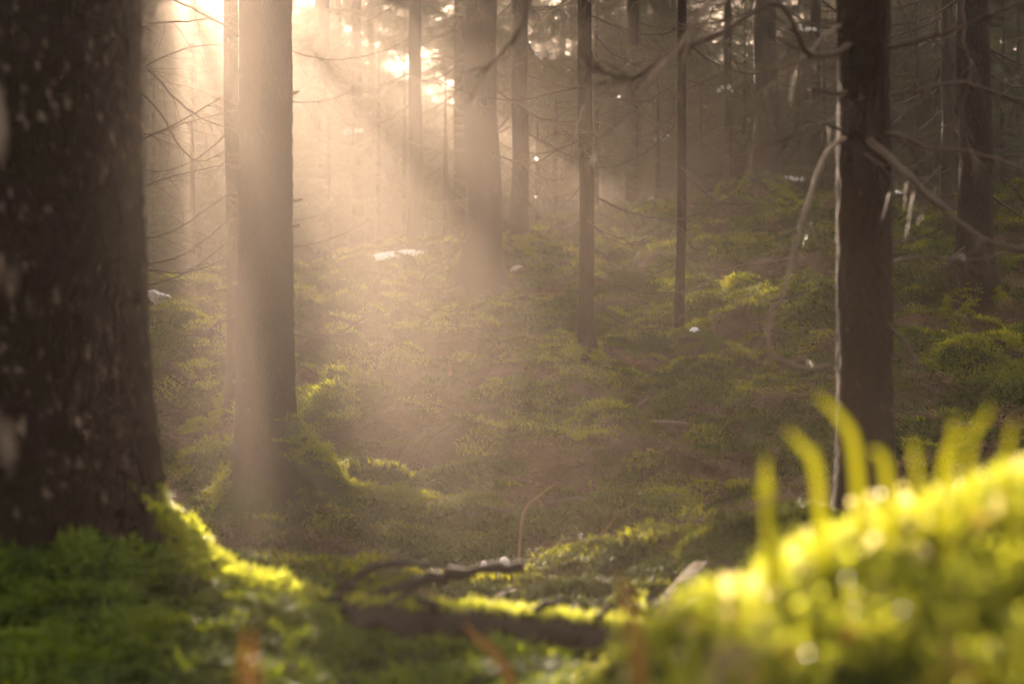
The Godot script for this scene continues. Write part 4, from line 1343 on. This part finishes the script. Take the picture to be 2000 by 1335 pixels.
func build_small_things() -> void:
	# thawing snow
	var snows := [[760, 516, 19.2, 0.5, 0.4, 0.10, "long streak of old snow on the hazy crest"], [325, 594, 13.6, 0.22, 0.1, 0.07, "small snow patch behind the sunlit hump"], [425, 608, 13.4, 0.16, 0.1, 0.05, "faint snow patch beside the sunlit trunk"],
		[1092, 733, 11.9, 0.11, 0.07, 0.04, "little snow patch left of the thin straight trunk"], [1362, 672, 11.8, 0.08, 0.05, 0.04, "dab of snow on top of the stump"], [1385, 762, 11.2, 0.07, 0.05, 0.03, "dab of snow at the foot of the stump"],
		[1010, 520, 18.8, 0.09, 0.06, 0.04, "snow scrap right of the broad hazy trunk"], [1830, 345, 20.5, 0.14, 0.1, 0.07, "snow patch up the slope in the dark right"], [1752, 350, 20.2, 0.12, 0.1, 0.12, "snow patch hard by the edge of the near right trunk"]]
	var k := 0
	for s in snows:
		var x: float = (s[0] - 1000.0) / F * s[2]
		var p := on_ground(x, -s[2])
		if k == 4: p = stump_at + Vector3(-0.06, 0.375, 0.1)
		p.y += 0.02
		var lay := Basis(Vector3.BACK, 0.16) if k == 0 else basis_up(ground_normal(p.x, p.z), 0.3)
		tag(part(self, "snow_patch", snow_mesh(300 + k, s[3], s[4], s[5]), p, lay), s[6], "snow")
		k += 1
	for s in [[1100, 1150, 6.5], [1120, 1125, 6.7], [1085, 1165, 6.4], [1060, 1150, 6.4], [955, 1138, 6.3], [945, 1195, 5.9], [985, 1180, 5.9], [1010, 1192, 5.8], [1040, 1190, 5.8], [1250, 1030, 7.4], [1135, 1150, 6.4], [1160, 1100, 6.8], [975, 1150, 6.2], [1020, 1205, 5.7]]:
		var x: float = (s[0] - 1000.0) / F * s[2]
		tag(part(self, "snow_crumb", snow_mesh(340 + k, rng.randf_range(0.012, 0.03), rng.randf_range(0.012, 0.03), 0.024), on_ground(x, -s[2]) + Vector3(0, 0.055, 0)), "%s crumb of old snow in the front hollow, %s" % ["tiny" if k % 3 == 0 else ("flat" if k % 3 == 1 else "thicker"), ("nearest the log" if s[2] < 5.95 else ("furthest from the log" if s[2] > 6.55 else "midway")) + (", to the left" if s[0] < 1000 else (", in the middle" if s[0] < 1110 else ", to the right"))], "snow", "snow crumbs in the front hollow")
		k += 1
	for s in [[1580, 50, 23.5, 0.10, "snow clump on a bough just left of the near right trunk, high up"], [1820, 82, 22.5, 0.13, "snow clump on a bough right of the near right trunk, high up"], [1062, 106, 24.0, 0.07, "small snow clump on a bough near the thin straight trunk, high up"], [690, 255, 23.0, 0.14, "hazy snow clump on a low bough right of the sunlit trunk"], [1420, 175, 22.8, 0.09, "snow clump on a bough beside the thin crest trunk"], [1550, 345, 22.4, 0.08, "snow clump on a low bough at the crest"], [1290, 270, 24.0, 0.1, "snow clump on a bough between the thin trunks"]]:
		var p := pt(s[0], s[1], s[2])
		var host := thing("snowy_bough", p, s[4], "snowy bough")
		part(host, "bough", bare[k % 5], Vector3(-0.5, -0.02, -0.1))
		for e in 6:
			var z := rng.randf_range(-0.12, 0.12)
			part(host, "snow", snow_mesh(380 + k * 7 + e, s[3] * rng.randf_range(0.15, 0.5), s[3] * rng.randf_range(0.15, 0.4), 0.018 + 0.02 * rng.randf()), Vector3(rng.randf_range(-0.16, 0.16), rng.randf_range(-0.05, 0.05), z), Basis(Vector3.BACK, rng.randf_range(-0.5, 0.5)))
		k += 1
	# fallen leaves
	var lm := [leaf_mesh(1, mats.leaf_brown), leaf_mesh(2, mats.leaf_brown), leaf_mesh(3, mats.leaf_pale), leaf_mesh(4, mats.leaf_pale)]
	for e in 110:
		var d := rng.randf_range(6.0, 18.0)
		var x := rng.randf_range(-0.32, 0.36) * d
		var p := on_ground(x, -d)
		var s := rng.randf_range(0.05, 0.10)
		var pale := rng.randf() < 0.4
		tag(part(self, "fallen_leaf", lm[rng.randi_range(2, 3) if pale else rng.randi_range(0, 1)], p + Vector3(0, 0.035, 0), (basis_up(ground_normal(x, -d), rng.randf() * TAU) * Basis(Vector3.RIGHT, rng.randf_range(-.6, .6))).scaled_local(Vector3.ONE * s)), "%s %s fallen leaf %s, %s" % ["large" if s > 0.075 else "small", "pale" if pale else "brown", up_slope(d), beside(1000.0 + x / d * F)], "leaf", "fallen leaves on the slope")
	# twigs lying about
	var sticks := [
		[[[1240, 850, 9.2], [1330, 852, 9.2], [1420, 858, 9.1], [1520, 872, 9.0]], 0.014, "long thin stick lying across the moss below the stump"], [[[1395, 600, 13.2], [1440, 622, 13.0], [1500, 632, 12.9], [1600, 628, 12.9]], 0.014, "curved dark stick lying on the slope above the stump"],
		[[[1060, 735, 11.6], [1100, 726, 11.6], [1130, 716, 11.6]], 0.016, "short pale stick near the thin straight trunk"], [[[1750, 528, 13.0], [1810, 522, 13.0], [1868, 517, 13.0]], 0.022, "dark stick lying on the slope behind the near right trunk"],
		[[[320, 772, 10.8], [380, 752, 10.8], [455, 732, 10.8]], 0.010, "thin stick on the grass left of the sunlit trunk"], [[[362, 922, 9.0], [385, 918, 9.0], [398, 917, 9.0]], 0.022, "short thick piece of wood left of the sunlit trunk"],
		[[[690, 870, 8.9], [700, 862, 8.9], [716, 858, 8.9]], 0.02, "short broken stick on the moss right of the sunlit trunk"], [[[910, 915, 8.2], [940, 895, 8.2], [960, 884, 8.2]], 0.008, "pale straight stick in the middle of the hollow"],
		[[[745, 950, 8.0], [800, 880, 8.6], [830, 830, 9.0]], 0.006, "slender stem rising over the moss mound"], [[[1010, 990, 7.6], [1060, 975, 7.6], [1085, 985, 7.6]], 0.008, "bent twig on the moss of the hollow"], [[[1240, 800, 9.6], [1285, 760, 10.0], [1300, 745, 10.2]], 0.014, "stick leaning down from the stump root"],
		[[[1500, 790, 9.6], [1560, 796, 9.5], [1620, 806, 9.4]], 0.010, "thin pale twig left of the near right trunk"], [[[1750, 860, 8.6], [1850, 872, 8.5], [1920, 868, 8.5]], 0.012, "twig lying right of the near right trunk"], [[[960, 750, 11.0], [985, 705, 11.6], [1005, 670, 12.0]], 0.02, "old bough lying up the slope left of the thin straight trunk"]]
	k = 0
	for s in sticks:
		var q := []
		var o := Vector3.ZERO
		for e in s[0]:
			var x: float = (e[0] - 1000.0) / F * e[2]
			var p := on_ground(x, -e[2]) + Vector3(0, 0.05, 0)
			if q.is_empty(): o = p
			q.append(p - o)
		tag(part(self, "fallen_stick", bough(q, s[1], s[1] * 0.55, 6, 0.16, 850 + k, mats.twig if k % 3 else mats.pale_twig, 0.4), o), s[2], "stick", "sticks lying on the slope")
		k += 1
	var tw := []
	for e in 4: tw.append(bough([Vector3(-0.5, 0, 0), Vector3(-0.15, 0.03, 0.05), Vector3(0.2, -0.01, -0.03), Vector3(0.5, 0.02, 0.06)], 0.012, 0.005, 3, 0.25, 870 + e, mats.twig if e % 2 else mats.pale_twig, 0.2))
	for e in 150:
		var d := rng.randf_range(6.0, 18.0)
		var x := rng.randf_range(-0.33, 0.37) * d
		var p := on_ground(x, -d)
		tag(part(self, "small_twig", tw[e % 4], p + Vector3(0, 0.04, 0), basis_up(ground_normal(x, -d), rng.randf() * TAU).scaled_local(Vector3.ONE * (0.25 + 0.45 * float(e % 7) / 6.0))), "%s %s twig %s, %s" % ["short" if e % 7 < 3 else "long", "dark" if e % 2 else "pale", up_slope(d), beside(1000.0 + x / d * F)], "twig", "small twigs on the slope")
	# dry grass
	var gt := [grass_tuft(1, 46, 0.34, 0.0022, mats.dry_grass, 0.8), grass_tuft(2, 40, 0.28, 0.0022, mats.dry_grass, 1.0), grass_tuft(3, 30, 0.22, 0.002, mats.grass_green, 0.7)]
	for e in 70:
		var d := rng.randf_range(7.6, 12.8)
		var px := rng.randf_range(300, 470)
		var which := e % 2
		if e > 34:
			d = rng.randf_range(8.0, 20.0)
			px = rng.randf_range(590, 1950)
			which = e % 3
		var x := (px - 1000.0) / F * d
		tag(part(self, "grass_tuft", gt[which], on_ground(x, -d) + Vector3(0, 0.02, 0), basis_up(ground_normal(x, -d), rng.randf() * TAU).scaled_local(Vector3.ONE * rng.randf_range(0.6, 1.2))), "%s grass tuft %s, %s" % [["long dry", "short dry", "thin green"][which], up_slope(d), beside(px).replace("between the great and the sunlit trunk", "near the great trunk's edge" if px < 355.0 else ("midway to the sunlit trunk" if px < 410.0 else "near the sunlit trunk's edge"))], "grass tuft", "grass tufts on the slope")
